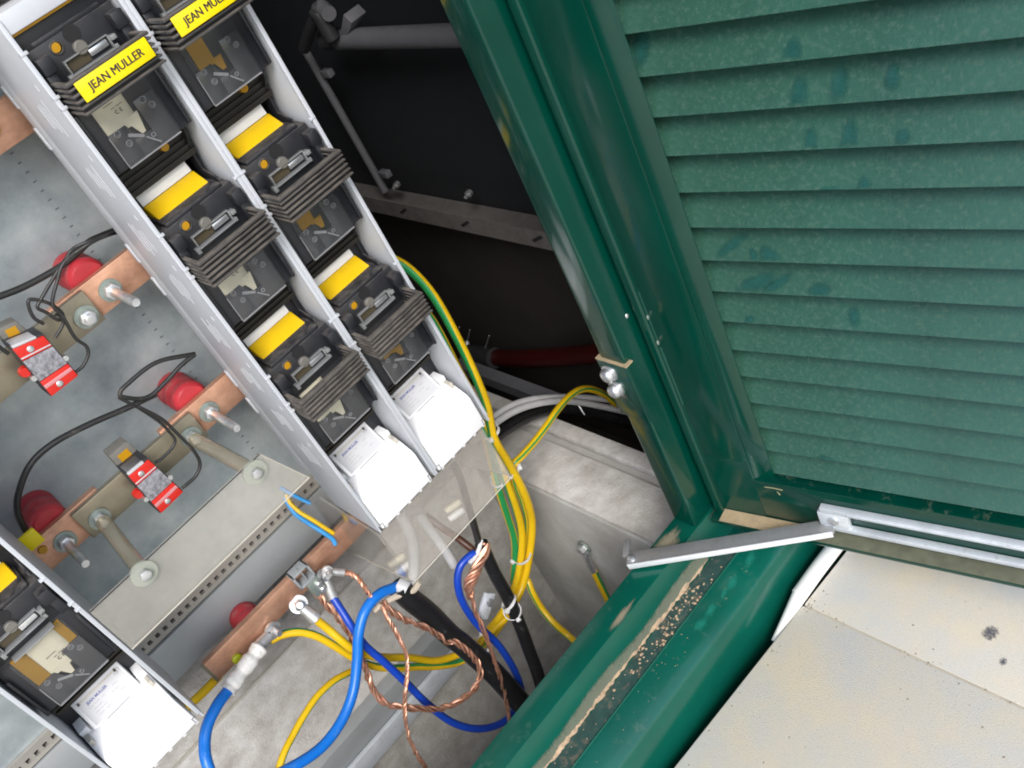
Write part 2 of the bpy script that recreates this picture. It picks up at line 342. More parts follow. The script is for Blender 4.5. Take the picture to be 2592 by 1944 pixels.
for i in range(-3, 4):
    for j in range(0, 4):
        if j == 0 and i in (-1, 0): continue
        y1 = -.3165 if j == 0 else -.933 - .603 * (j - 1); y0 = -.93 - .603 * j if j else -.93
        slab_piece(XJ + .603 * i + .0012, XJ + .603 * i + .6, y0, y1)
MB().box(XJ - .0018, XJ + .0018, -.93, -.336, -.03, -.0006).build('joint_sand', mat('joint_sand', (.5, .44, .33), .95), pave)
st = MB().tube([(.30, -.3215, .004), (.345, -.3225, .006), (.41, -.325, .006), (.6, -.334, .006)], .0105, 10).build('white_edge_strip', M['whitestrip'], smooth=True)
tag(st, 'white plastic strip wedged between green base plate and paving slab', 'edge strip')
st2 = MB().tube([(.235, -.322, -.012), (.27, -.3218, -.004), (.302, -.3216, .0038)], lambda t: .004 + .006 * t, 10).build('strip_end', M['whitestrip'], st, smooth=True)

# concrete plinth round the cable pit
pl = thing('concrete_plinth', (0, .29, -.6), 'rough grey concrete plinth wall and ledge around the cable pit', 'plinth')
MB().box(-1.3, .29, .29, .55, -.6, .0185).build('back_wall', M['concrete'], pl, bevel=.006, seg=2)
MB().box(.265, .395, -.19, .9, -.6, .02).build('side_wall', M['concretelow'], pl, bevel=.005)
MB().prism([(.268, -.1895), (.352, -.1895), (.352, .9), (.268, .9)], 'z', .021, .03).build('ledge_screed', M['concrete'], pl, bevel=.004)
MB().box(.366, .393, -.1895, .9, .021, .036).build('ledge_rim', M['concrete'], pl, bevel=.004)
MB().box(-1.3, .5, -.24, -.2, -.6, .06).build('front_wall', M['concretelow'], pl)
pf = MB().box(-1.3, 1.2, -.2, 1.4, -.66, -.6).build('pit_floor', M['concretelow']); struct(pf)

# ------------------------------------------------------------------ green steel housing: frame, base plate, walls, roof
hs = thing('transformer_kiosk', (0, -.2, .05), 'green painted steel kiosk housing with dusty sill and door jamb', 'kiosk')
JX = .26
jm = MB()
jm.prism([(JX, -.196), (JX, -.232), (.301, -.232), (.301, -.238), (.62, -.238), (.62, -.15), (.600, -.15), (.600, -.22), (.266, -.22), (.266, -.196)], 'z', .137, 1.75)
jm.build('door_jamb', M['green'], hs, bevel=.0035, seg=3)
sl = MB()
sl.prism([(-.196, .135), (-.232, .135), (-.232, .075), (-.2586, .075), (-.2594, .0768), (-.2602, .0768), (-.261, .0752), (-.2615, .058), (-.2, .058), (-.196, .1)], 'x', -1.3, .62)
sl.build('sill', M['litgreen'], hs, bevel=.0028, seg=3)
bp_ = MB()
bp_.prism([(-.2612, .0746), (-.268, .0725), (-.283, .0655), (-.292, .0595), (-.2975, .051), (-.2995, .04), (-.3, .02), (-.3, -.15), (-.296, -.15), (-.296, .02), (-.29, .05), (-.2625, .064)], 'x', -1.3, .9)
bp_.build('base_plate', M['litgreen'], hs, smooth=True)
MB().box(-1.3, .62, -.238, -.2, 1.75, 1.85).build('lintel', M['green'], hs)
MB().box(-1.36, 1.26, -.34, 1.46, 1.85, 1.9).build('roof', M['green'], hs)
MB().box(-1.32, -1.3, -.238, 1.4, -.1, 1.85).build('side_panel', M['green'], hs)
MB().box(1.2, 1.22, -.238, 1.4, -.1, 1.85).build('side_panel', M['green'], hs)
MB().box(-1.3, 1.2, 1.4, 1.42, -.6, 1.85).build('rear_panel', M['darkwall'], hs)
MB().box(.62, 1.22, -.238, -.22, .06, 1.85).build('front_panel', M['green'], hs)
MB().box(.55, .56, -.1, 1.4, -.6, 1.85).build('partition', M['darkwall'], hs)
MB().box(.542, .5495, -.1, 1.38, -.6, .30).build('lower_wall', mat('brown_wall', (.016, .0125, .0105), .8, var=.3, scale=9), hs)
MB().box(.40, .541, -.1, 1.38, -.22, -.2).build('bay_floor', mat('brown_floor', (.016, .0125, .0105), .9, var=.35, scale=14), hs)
# dirt on the sill
dl = MB()
for i in range(60):
    x = -.3 + .58 * i / 59
db = MB(); rd = random.Random(3); N_ = 300; hh_, ww_ = .006, .0025; va = []
for i in range(N_ + 1):
    x = -.6 + .858 * i / N_; hh_ += rd.uniform(-.0022, .0022) + (.0034 - hh_) * .3; ww_ += rd.uniform(-.0016, .0016) + (.0022 - ww_) * .3
    hh_ = max(.0004, hh_); ww_ = max(.0004, ww_)
    va += [(x, -.2321, .0752), (x, -.2321, .0757 + hh_), (x, -.2321 - ww_ * .5, .0757 + hh_ * .5), (x, -.2321 - ww_, .0757)]
db.add(va, [(i * 4 + j, i * 4 + j + 1, i * 4 + j + 5, i * 4 + j + 4) for i in range(N_) for j in range(3)]); db.build('dirt_bank', M['dirt'], hs)
fm_ = MB(); va = []
for i in range(N_ + 1):
    x = -.6 + .858 * i / N_; va += [(x, -.23235, .0755), (x, -.23235, .094 + .004 * math.sin(x * 37) + rd.uniform(-.002, .002)), (x, -.23235, .101 + .004 * math.sin(x * 37))]
fm_.add(va, [(i * 3 + j, i * 3 + 3 + j, i * 3 + 4 + j, i * 3 + 1 + j) for i in range(N_) for j in range(2)]); fo = fm_.build('dust_film', soft('channel_dust', (.2, .215, .155), .9, 70, .1, 1.0, .8), hs)
fo.data.attributes.new('fade', 'FLOAT', 'POINT').data.foreach_set('value', [1.0, .8, 0.0] * (N_ + 1))
ch = MB().box(-.6, .3, -.2578, -.2352, .0735, .0756).build('channel_dirt', M['dirtdark'], hs)
def blob(cx, cy, z, rx, ry, seed, ang=0):
    rnd = random.Random(seed); out = []
    for k in range(22):
        a = 2 * math.pi * k / 22; q = rnd.uniform(.8, 1.15); u = math.cos(a) * rx * q; v = math.sin(a) * ry * q
        out.append((cx + u * math.cos(ang) - v * math.sin(ang), cy + u * math.sin(ang) + v * math.cos(ang), z))
    return out
soft_patch('dust_patch', blob(.222, -.212, .1356, .036, .0155, 1), M['softdust'], hs)
soft_patch('dust_patch', blob(.115, -.2265, .1356, .03, .006, 2), M['softdust'], hs)
for i, (px_, py_, r_) in enumerate(((2508, 1602, .018), (2540, 1675, .009))):
    c = P(px_, py_, z=.0008); soft_patch('stain', blob(c.x, c.y, .0008, r_, r_ * .8, 60 + i), M['stain'], pave)
grit = MB()
for i in range(300):
    x = random.uniform(.0, .75); y = random.uniform(-.75, -.345); r = random.choice([.0005, .0008, .0012]) * random.uniform(.6, 1.3)
    if random.random() < .35: x = XJ + random.gauss(0, .006)
    if random.random() < .3: y = e(x) - abs(random.gauss(0, .006)) - .004
    c = Vector((x, y, .0)); n = 5; o_ = random.random()
    grit.add([c + Vector((math.cos(k * 1.257 + o_) * r * random.uniform(.7, 1.2), math.sin(k * 1.257 + o_) * r, 0)) for k in range(n)] + [c + Vector((0, 0, r * .8))], [(k, (k + 1) % n, n) for k in range(n)])
go = grit.build('grit', mat('grit', (.3, .25, .19), .95, var=.4, scale=300)); go['kind'] = 'stuff'
clod = MB()
for i in range(170):
    x = random.choice([random.uniform(.08, .25), random.uniform(.14, .22), random.uniform(-.25, .26)]); y = random.uniform(-.2565, -.2345); r = random.choice([.0006, .001, .0016, .0026]) * random.uniform(.6, 1.2)
    c = Vector((x, y, .0757)); vs = []; n = 6
    for k in range(n):
        a = 2 * math.pi * k / n + random.random(); q = r * random.uniform(.6, 1.1); vs.append(c + Vector((math.cos(a) * q, math.sin(a) * q, 0)))
    tp = c + Vector((random.uniform(-.3, .3) * r, 0, r * random.uniform(.7, 1.3)))
    clod.add(vs + [tp], [(k, (k + 1) % n, n) for k in range(n)])
for i in range(70):
    x = random.uniform(-.1, .35); y = random.uniform(-.283, -.265); r = random.uniform(.0003, .0009); z = .0731 - (-.2665 - y) * .467
    c = Vector((x, y, z - .0003)); n = 5
    clod.add([c + Vector((math.cos(k * 1.257) * r, math.sin(k * 1.257) * r, 0)) for k in range(n)] + [c + Vector((0, 0, r))], [(k, (k + 1) % n, n) for k in range(n)])
co = clod.build('dirt_clods', M['dirt']); co['kind'] = 'stuff'
# fresh paint patches on the base plate
def patch(cx, cy, ln, wd, ang, seed):
    cy = max(cy, -.2755); wd = min(wd, .0042); ang = ang * .35
    pts = [(x, y, (.0731 - (-.2665 - y) * .467 if y > -.283 else .0655 - (-.283 - y) * .7) + .0007) for x, y, _ in blob(cx, cy, 0, ln * 1.3, wd * 1.5, seed, ang)]
    soft_patch('paint_patch', pts, M['softgreen'], hs)
c = P(1990, 1460, z=.066); patch(c.x, c.y, .016, .007, R(30), 1)
c = P(1965, 1530, z=.066); patch(c.x, c.y, .013, .006, R(20), 2)
c = P(1860, 1515, z=.07); patch(c.x, c.y, .008, .0025, R(30), 3)
c = P(1795, 1590, z=.07); patch(c.x, c.y, .014, .005, R(-10), 4)
c = P(1905, 1605, z=.066); patch(c.x, c.y, .012, .004, R(10), 5)
# hinge on the jamb
hz = Q('h', 590, 1310, x=JX - .003).z
MB().box(JX - .0035, JX - .0003, -.236, -.192, hz - .085, hz).build('hinge_leaf', M['green'], hs, bevel=.0008)
MB().box(JX - .0036, JX + .008, -.2365, -.1915, hz + .0003, hz + .0016).build('hinge_edge', M['dust'], hs)
for dz in (.016, .040):
    c = Vector((JX - .0035, -.206, hz - dz))
    b = MB().lathe(c, c + Vector((-.011, 0, 0)), [(0, .0105), (.16, .0105), (.2, .0085), (.62, .0085), (.85, .007), (1, .004)], 18).build('bolt', M['zinc'], hs, smooth=True)
kp = Vector((.2995, -.2445, 0))
MB().cyl((kp.x, kp.y, hz - .09), (kp.x, kp.y, hz - .002), .0062, 14).build('hinge_knuckle', M['green'], hs, smooth=True)
MB().cyl((kp.x, kp.y, hz + .0005), (kp.x, kp.y, hz + .075), .0058, 14).build('hinge_knuckle', M['green'], hs, smooth=True)

# ------------------------------------------------------------------ louvred door, open
TH = R(-78.2); DD = Vector((math.cos(TH), math.sin(TH), 0)); DI = Vector((math.sin(TH), -math.cos(TH), 0))   # along the leaf, inward normal
H = Vector((.2994, -.25, 0)); ZU = Vector((0, 0, 1))
def D(s, z, n=0): return H + DD * s + DI * n + ZU * z
def DQ(fr, x, y, n=0):
    a = FR[fr]; d = ray(a[0] + x / a[2], a[1] + y / a[2]); t = ((H + DI * n - CAM).dot(DI)) / d.dot(DI); p = CAM + d * t
    return (p - H).dot(DD), p.z
door = thing('louvred_door', D(0, .11), 'open green louvred steel door with dusty slats marked by fingerprints', 'door')
def dbox(mb, s0, s1, z0, z1, n0, n1):
    return mb.obox(D((s0 + s1) / 2, (z0 + z1) / 2, (n0 + n1) / 2), DD * ((s1 - s0) / 2), DI * ((n1 - n0) / 2), ZU * ((z1 - z0) / 2))
ZB, ZT, DW = .112, 1.66, .78
SC = DQ('h', 1550, 0)[0]; SD = DQ('h', 1865, 0, -.007)[0]; LB = 1.06 - .9183 * .927
dbox(MB(), -.004, SC - .0003, ZB + .03, ZT, -.003, 0).build('hinge_stile', M['green'], door, bevel=.001)
dbox(MB(), -.012, -.0005, ZB + .012, ZT, -.036, .007).build('stile_edge', M['green'], door, bevel=.003, seg=3)
# raised lip beside the slats, canted a little towards the light
lp = MB(); lp.add([D(SC, LB - .012, 0), D(SD, LB - .012, -.007), D(SD, ZT, -.007), D(SC, ZT, 0), D(SC, LB - .012, -.002), D(SD, LB - .012, -.009), D(SD, ZT, -.009), D(SC, ZT, -.002)],
                  [(0, 1, 2, 3), (4, 7, 6, 5), (0, 4, 5, 1), (1, 5, 6, 2), (2, 6, 7, 3), (3, 7, 4, 0)])
lp.build('stile_lip', M['green'], door, bevel=.0005)
dbox(MB(), DW - .07, DW, ZB + .03, ZT, -.02, 0).build('lock_stile', M['green'], door, bevel=.001)
ZL = Q('k', 1070, 515, z=.14).z
dbox(MB(), SC - .002, DW, .1405, LB, -.02, .0008).build('bottom_rail', M['green'], door, bevel=.001)
dbox(MB(), .0002, SC - .0025, .1405, LB + .03, -.02, .0003).build('rail_end', M['green'], door)
lipd = .0205
dbox(MB(), -.012, DW, .1345, .1403, .0, lipd).build('bottom_lip', M['green'], door, bevel=.001)
dbox(MB(), .0, .118, .1404, .1411, .0013, lipd - .0006).build('dust', M['dust'], door); dbox(MB(), .1182, DW - .002, .1404, .1409, .0013, lipd - .0006).build('dust', mat('olive_dust_shade', (.14, .145, .095), .9, var=.25, scale=60), door)  # olive film on the right: thinner dust with shade painted in
dbox(MB(), .06, DW, 1.5, ZT, -.02, .0005).build('top_rail', M['green'], door)
dbox(MB(), SD - .01, DW - .06, LB - .02, 1.52, -.072, -.068).build('outer_grille', M['darkwall'], door)
# slats: lower edge forward, upper edge set back under the slat above
edge0 = DQ('a8', 640, 1485, -.013)[1]; edge7 = DQ('a8', 165, 180, -.013)[1]; PITCH = (edge7 - edge0) / 7
k0 = int((edge0 - LB) / PITCH) + 1
slat = None
def slat_mesh(org, z):
    mb = MB(); s0, s1 = SD - .03, DW - .071; h = PITCH
    prof = [(z, -.0135), (z + .0012, -.012), (z + h * .5, -.0245), (z + h * 1.25, -.0485), (z + h * 1.25, -.0505), (z + h * .5, -.0265), (z + .001, -.0148), (z - .0006, -.0152)]
    n = len(prof); nS = 1
    a = [D(s0, q[0], q[1]) for q in prof]; b = [D(s1, q[0], q[1]) for q in prof]
    mb.add(a + b, [list(range(n))[::-1], list(range(n, 2 * n))] + [(i, (i + 1) % n, n + (i + 1) % n, n + i) for i in range(n)])
    return mb
zs = edge0 - PITCH * k0
base_slat = None; i = 0
while zs < 1.5:
    if base_slat is None:
        base_slat = slat_mesh(None, zs).build('louvre_slat', M['louvre'], door, org=D(SD, zs), smooth=True); zb0 = zs
    else:
        o = base_slat.copy(); col.objects.link(o); o.location = Vector(base_slat.location) + ZU * (zs - zb0) + DI * random.uniform(-.0006, .0006)
        o.rotation_euler = (0, 0, 0)
    zs += PITCH
# finger marks wiped through the dust
def mark(fr, x, y, w, h, ang=0, seed=0):
    rnd = random.Random(seed); s, z = DQ(fr, x, y, -.019); k = math.floor((z - zb0) / PITCH); zz = z - (zb0 + k * PITCH)
    n = 14; pts = []; sc = FR[fr][2]; m = .00042 / sc * 1.0
    for i in range(n):
        a = 2 * math.pi * i / n; u = math.cos(a) * w * m * 1.25 * rnd.uniform(.85, 1.1); v = math.sin(a) * h * m * 1.25 * rnd.uniform(.85, 1.1)
        ds = u * math.cos(ang) - v * math.sin(ang); dz = u * math.sin(ang) + v * math.cos(ang)
        t = min(max(zz + dz, .0022), PITCH * .97); base = zb0 + k * PITCH
        nn = -.012 - (.0125) * (t - .0012) / (PITCH * .5 - .0012) if t < PITCH * .5 else -.0245 - .024 * (t - PITCH * .5) / (PITCH * .75)
        pts.append(D(s + ds, base + t, nn + .0016))
    soft_patch('finger_mark', pts, M['softwipe'], door)
for i, a in enumerate([(1080, 480, 36, 60), (1275, 440, 36, 66), (1545, 395, 26, 40), (1140, 710, 26, 50), (1335, 695, 38, 62), (1605, 685, 26, 32), (1415, 930, 28, 36), (725, 1250, 90, 24, .5),
                       (930, 1290, 60, 36, -.4), (850, 1290, 20, 40, .4), (860, 1430, 90, 30, .3), (960, 1440, 80, 22, .5), (1180, 1470, 60, 36, .3), (1350, 1610, 30, 40, .3), (250, 260, 42, 60), (1230, 945, 60, 14, .1), (1050, 260, 36, 50), (830, 1610, 24, 26, .4)]):
    mark('a8', *a, seed=i)
for i, a in enumerate([(1180, 105, 60, 22, -.1), (1290, 125, 34, 18, 0)]): mark('a7', *a, seed=40 + i)
# screws on the stile
for i, (x, y, r) in enumerate([(950, 700, .0038), (1170, 770, .0045), (1300, 1090, .0045)]):
    s, z = DQ('h', x, y, .002); nn = .0005 if i else .007
    MB().lathe(D(s, z, nn), D(s, z, nn + .004), [(0, r), (.5, r), (.8, r * .75), (1, r * .3)], 14).build('screw', M['zincdull'] if i else M['zinc'], door, smooth=True)
# slotted aluminium track for the stay on the bottom rail
NT = .0012; s0, z0 = DQ('a7', 1120, 372, NT + .01); zt = z0; zbm = DQ('a7', 1090, 460, NT + .01)[1] - .002
tb = MB(); dbox(tb, s0, DW - .05, zt - .0085, zt, NT, NT + .008); dbox(tb, s0, DW - .05, zbm, zbm + .0075, NT, NT + .008); dbox(tb, s0 - .004, s0 + .03, zbm + .0072, zt - .0082, NT, NT + .0078)
trk = tb.build('stay_track', M['alu'], door, bevel=.0012)
MB().cyl(D(s0 + .014, (zt + zbm) / 2, NT + .0075), D(s0 + .014, (zt + zbm) / 2, NT + .0105), .006, 14).build('rivet', M['zinc'], trk, smooth=True)
tb2 = MB(); dbox(tb2, s0 + .031, DW - .05, zt - .0045, zt - .0032, NT + .008, NT + .0088); tb2.build('track_rib', M['alu'], trk)
# stay arm
pa = Q('k', 140, 1030, z=.142); pe = D(*DQ('k', 1985, 735, NT + .016), NT + .016); pe2 = Vector((pe.x, pe.y, pe.z))
arm = thing('door_stay_arm', pa, 'grey steel angle stay arm from sill pivot to door track', 'door stay')
ax = (pe2 - pa); al = ax.length; ax.normalize(); side = ax.cross(ZU).normalized(); 
if side.y > 0: side = -side
upv = side.cross(ax).normalized()
if upv.z < 0: upv = -upv
mid = (pa + pe2) / 2
MB().obox(mid - side * .0088, ax * (al / 2 + .006), side * .0102, upv * .0012).build('arm_web', M['armsteel'], arm, bevel=.0006)
MB().obox(mid + side * .0025, ax * (al / 2 + .004), side * .0010, upv * .0042).build('arm_flange', M['litedge'], arm, bevel=.0004)  # bright edge of the arm put into a near-white flange colour
MB().lathe(pa - side * .008 - upv * .006, pa - side * .008 + upv * .006, [(0, .007), (.5, .007), (.62, .0055), (.9, .0045), (1, .002)], 14).build('pivot_rivet', M['zinc'], arm, smooth=True)
MB().obox(pa - side * .026 - ax * .008, ax * .004, side * .013, upv * .002).build('pivot_tab', M['armsteel'], arm, bevel=.001)
gs = MB(); 
for fr, x0, y0, x1, y1 in (('k', 1385, 305, 1550, 335), ('k', 1500, 350, 1528, 380)):
    a = D(*DQ(fr, x0, y0, .006), .006); b = D(*DQ(fr, x1, y1, .009), .009); gs.tube([a, (a + b) / 2 + ZU * .0008, b], .0006, 5)
gso = gs.build('grass_stalk', mat('dry_grass', (.4, .36, .2), .8), smooth=True); tag(gso, 'dry grass stalk stuck on the door bottom rail', 'grass stalk')

# ------------------------------------------------------------------ fuse switch strips
ZS0, ZS1 = .298, .957
def shape_wall(mb, xo, xi):
    mb.box(min(xo, xi), max(xo, xi), .001, .104, ZS0, ZS1)
def carrier(parent, xc, z0, number, marked, handle=True, tagged=True, fuse=True):
    """one pole: z0 = underside of its white tag; x about xc"""
    B = MB()
    B.box(xc - .043, xc + .043, .012, .088, z0 - .137, z0 - .060)
    B.box(xc - .043, xc + .043, .010, .088, z0 - .060, z0 - .016)
    B.box(xc - .034, xc + .034, .011, .06, z0 - .0165, z0 - .0118)
    for s in (-1, 1):
        B.box(xc + s * .037 - .006, xc + s * .037 + .006, -.004, .0105, z0 - .037, z0 - .0225)
        B.box(xc + s * .0385 - .0045, xc + s * .0385 + .0045, .0, .0102, z0 - .0565, z0 - .0375)
        B.box(xc + s * .0415 - .0018, xc + s * .0415 + .0018, .006, .05, z0 - .135, z0 - .075)
    if not tagged: B.box(xc - .043, xc + .043, .012, .088, z0 - .0162, z0 - .0012)
    c = B.build('fuse_carrier', M['black'], parent, org=(xc, 0, z0), bevel=.0011)
    # recess under the pole
    rc = MB(); rc.box(xc - .0435, xc + .0435, .046, .088, z0 - .172, z0 - .1375)
    for k in range(5): rc.box(xc - .043, xc + .043, .043, .0465, z0 - .168 + k * .006, z0 - .1655 + k * .006)
    rc.build('lower_recess', M['recess'], c)
    MB().cyl((xc + .0165, .0435, z0 - .1475), (xc + .0165, .036, z0 - .1475), .0042, 16).build('test_hole', M['amber'], c, smooth=True)
    # amber test hole with a bored rim, dark disc painting the shade in the arch, right clip
    MB().cyl((xc - .0195, .0095, z0 - .0235), (xc - .0195, .0086, z0 - .0235), .0042, 18).build('test_hole', M['amber'], c, smooth=True)
    rg = MB().lathe((xc - .0187, .0098, z0 - .0242), (xc - .0187, .0084, z0 - .0242), [(0, .0062), (1, .0056), (1, .0046), (0, .0045)], 20); rg.build('hole_rim', M['handle'], c, smooth=True)
    MB().cyl((xc - .001, .0098, z0 - .021), (xc - .001, .0092, z0 - .021), .0075, 20).build('arch_shade', M['dark'], c)
    MB().lathe((xc - .002, .0099, z0 - .0335), (xc - .002, .0055, z0 - .0335), [(0, .0062), (.8, .006), (1, .005), (1, .0035)], 20).build('arch_boss', M['tb'], c, smooth=True)
    # viewing frame with silver contact
    F = MB(); x0, x1, za, zb = xc - .0225, xc + .0225, z0 - .0355, z0 - .0485; t = .0013
    t = .0011; F.box(x0, x1, .0055, .0105, za - t, za); F.box(x0, x1, .0015, .0105, zb, zb + t); F.box(x0, x0 + t, .0045, .0105, zb + t, za - t); F.box(x1 - t, x1, .0045, .0105, zb + t, za - t)
    F.box(x0 - .004, x0, .003, .0105, zb - .004, zb + .002); F.box(x1, x1 + .005, .001, .0105, za - .006, za - .002); F.box(x1, x1 + .003, .003, .0105, zb - .001, zb + .003)
    if not handle: F.box(x0, x1, -.0008, .0105, zb - .0115, zb - .0103)
    F.build('viewing_frame', M['frameclear'], c, bevel=.0003)
    MB().box(xc + .001, xc + .0195, .0062, .0098, za - .0085, za - .0026).build('contact', M['zinc'], c, bevel=.0008)
    MB().box(xc - .0205, xc + .0005, .0092, .0098, zb + .002, za - .002).build('frame_floor', mat('frame_floor', (.07, .055, .03), .4) if 'ff' not in M else M['ff'], c)
    # fuse behind a smoked window
    zt = z0 - (.067 if handle else .0635); zbm = z0 - .1365
    W = MB()
    W.box(xc - .029, xc - .010, .0092, .0125, zbm, zbm + .032); W.box(xc + .008, xc + .029, .0092, .0125, zbm, zbm + .044)
    W.box(xc - .0102, xc + .0082, .0092, .0125, zbm, zbm + .0165)
    W.add([(xc - .0102, .0092, zbm + .0164), (xc - .0102, .0092, zbm + .032), (xc - .004, .0092, zbm + .0164), (xc - .0102, .0125, zbm + .0164), (xc - .0102, .0125, zbm + .032), (xc - .004, .0125, zbm + .0164)], [(0, 1, 2), (3, 5, 4), (0, 3, 4, 1), (1, 4, 5, 2), (2, 5, 3, 0)])
    W.build('smoked_window', M['smoke'], c, bevel=.0004)
    E_ = MB(); E_.box(xc - .0292, xc + .0292, .0072, .0094, zbm - .0009, zbm + .0002); E_.box(xc - .0295, xc - .0287, .0078, .0094, zbm, zbm + .03)
    for (px, pz) in ((-.0205, .0295), (-.0165, .0175), (.0165, .041), (.0215, .033)):
        for a in range(2):
            E_.lathe((xc + px, .0092, zbm + pz), (xc + px, .0086, zbm + pz), [(0, .0030 - a * .0017), (1, .0030 - a * .0017), (1, .0023 - a * .0014), (0, .0022 - a * .0014)], 14)
    E_.obox((xc - .007, .0089, zbm + .0195), Vector((.006, 0, -.004)), Vector((.0008, 0, .0012)), Vector((0, .0004, 0)))
    E_.obox((xc + .0045, .0089, zbm + .008), Vector((.0045, 0, -.0055)), Vector((.0005, 0, .0005)), Vector((0, .0003, 0)))
    E_.lathe((xc + .0065, .0092, zbm + .0115), (xc + .0065, .0084, zbm + .0115), [(0, .0022), (1, .0022), (1, .0014), (0, .0013)], 12)
    E_.build('embossed_marks', M['emboss'], c)['kind'] = 'stuff'
    if fuse:
        fb = MB()
        if fuse == 'yellow':
            fb.box(xc - .022, xc - .004, .0105, .0125, zbm + .030, zt - .008); fb.prism([(xc - .008, zbm + .034), (xc + .004, zbm + .034), (xc + .002, zbm + .021), (xc - .002, zbm + .021)], 'y', .0106, .0127)
            fb.build('fuse_link', mat('amber_window', (.32, .2, .01), .3) if 'aw' not in M else M['aw'], c)
        else:
            fx0, fx1 = (xc - .0275, xc + .0045) if handle else (xc - .013, xc + .0185)
            fb.prism([(fx0, .012), (fx0 + .002, .0104), (fx0 + .008, .0098), (fx1 - .008, .0098), (fx1 - .002, .0104), (fx1, .012), (fx1, .02), (fx0, .02)], 'z', zbm + .028, zt + .004)
            if not handle: MB().box(xc - .0275, xc - .0132, .011, .0122, zbm + .03, zt).build('amber_side', M['aw'], c); MB().box(xc + .0187, xc + .0275, .011, .0122, zbm + .044, zt).build('amber_side', M['aw'], c)
            fb.prism([(xc - .0085, zbm + .036), (xc + .0068, zbm + .036), (xc + .003, zbm + .0175), (xc - .001, zbm + .0175)], 'y', .0096, .0122)
            fl = fb.build('fuse_link', M['fuse'], c, smooth=True)
            for (dx, dz, s) in ((-.012, .054, '------'), (-.006, .0495, '-- ----'), (-.007, .0445, 'C E')):
                text(s, .0055 if s != 'C E' else .0052, M['ink'], c, (xc + dx + (0 if handle else .012), .0093, zbm + dz - (0.004 if not handle else 0)), R(90), 'fuse_print')
    MB().box(xc - .03, xc + .03, .0068, .0080, zbm + .0005, zt).build('window_pane', M['clear'], c)
    # ribbed grip
    if handle:
        G = MB(); zh = z0 - .043
        for k in range(6):
            a = zh - .0053 * k; th = .0030 if k == 0 else .0019; e0 = .0008 if k in (0, 5) else 0
            xl, xr = xc - .0435, xc + .0405
            G.box(xl, xr, -.034 - e0, -.0275, a - th, a)
            G.box(xl, xl + .0045, -.0276, .016, a - th, a); G.box(xr - .0045, xr, -.0276, .016, a - th, a)
        K_ = MB(); K_.box(xc - .0402, xc + .0372, -.0285, -.0255, zh - .0285, zh - .001); K_.box(xc - .0412, xc - .0402, -.0280, .014, zh - .0285, zh - .001); K_.box(xc + .0372, xc + .0382, -.0280, .014, zh - .0285, zh - .001)
        K_.build('grip_core', M['black'], c)  # grip backing; its darker colour puts shade into the gaps between ribs
        for s in (-.023, .02): G.lathe((xc + s, -.0312, zh - .0165), (xc + s, -.0352, zh - .0165), [(0, .0016), (.8, .0016), (1, .0008)], 10)
        gr = G.build('grip', M['handle'], c, bevel=.0005)
        if marked:
            MB().box(xc - .0375, xc + .0345, -.0372, -.0355, zh - .0195, zh - .0022).build('name_plate', M['label_yellow'], c, bevel=.0006)
            for q_ in (-1, 0, 1): text('JEAN MULLER', .0098, M['ink'], c, (xc - .001 + q_ * .00022, -.03745 - q_ * .00007, zh - .0108), R(90), sx=.92)
    # white tag and yellow marker block
    if tagged:
        MB().slab([(xc - .0305, .0515, z0), (xc + .0295, .0515, z0), (xc + .0295, .0545, z0 + .0145), (xc - .0305, .0545, z0 + .0145)], -.005).build('marker_tag', M['tag'], c, bevel=.0004)
        MB().prism([(.0515, z0 - .0005), (.031, z0 - .0118), (.0295, z0 - .0145), (.031, z0 - .0195), (.05, z0 - .024), (.062, z0 - .02), (.062, z0 - .003)], 'x', xc - .0305, xc + .031).build('marker_block', M['yellow'], c, bevel=.0012, seg=3)
    # dark cheeks beside the gap between poles
    ck = MB(); poly = [(.088, z0 + .055), (.03, z0 + .055), (.026, z0 + .048), (.032, z0 + .034), (.046, z0 + .02), (.05, z0 - .005), (.028, z0 - .012), (.02, z0 - .02), (.088, z0 - .02)]
    if tagged:
        MB().prism(poly, 'x', xc + .0385, xc + .041).build('cheek', M['black'], c, bevel=.0006); MB().prism(poly, 'x', xc - .0425, xc - .040).build('cheek', M['black'], c, bevel=.0006)
    return c
M['tb'] = mat('taupe_block', (.17, .16, .14), .5); M['ff'] = mat('frame_floor', (.07, .055, .03), .4); M['aw'] = mat('amber_window', (.3, .16, .008), .3)
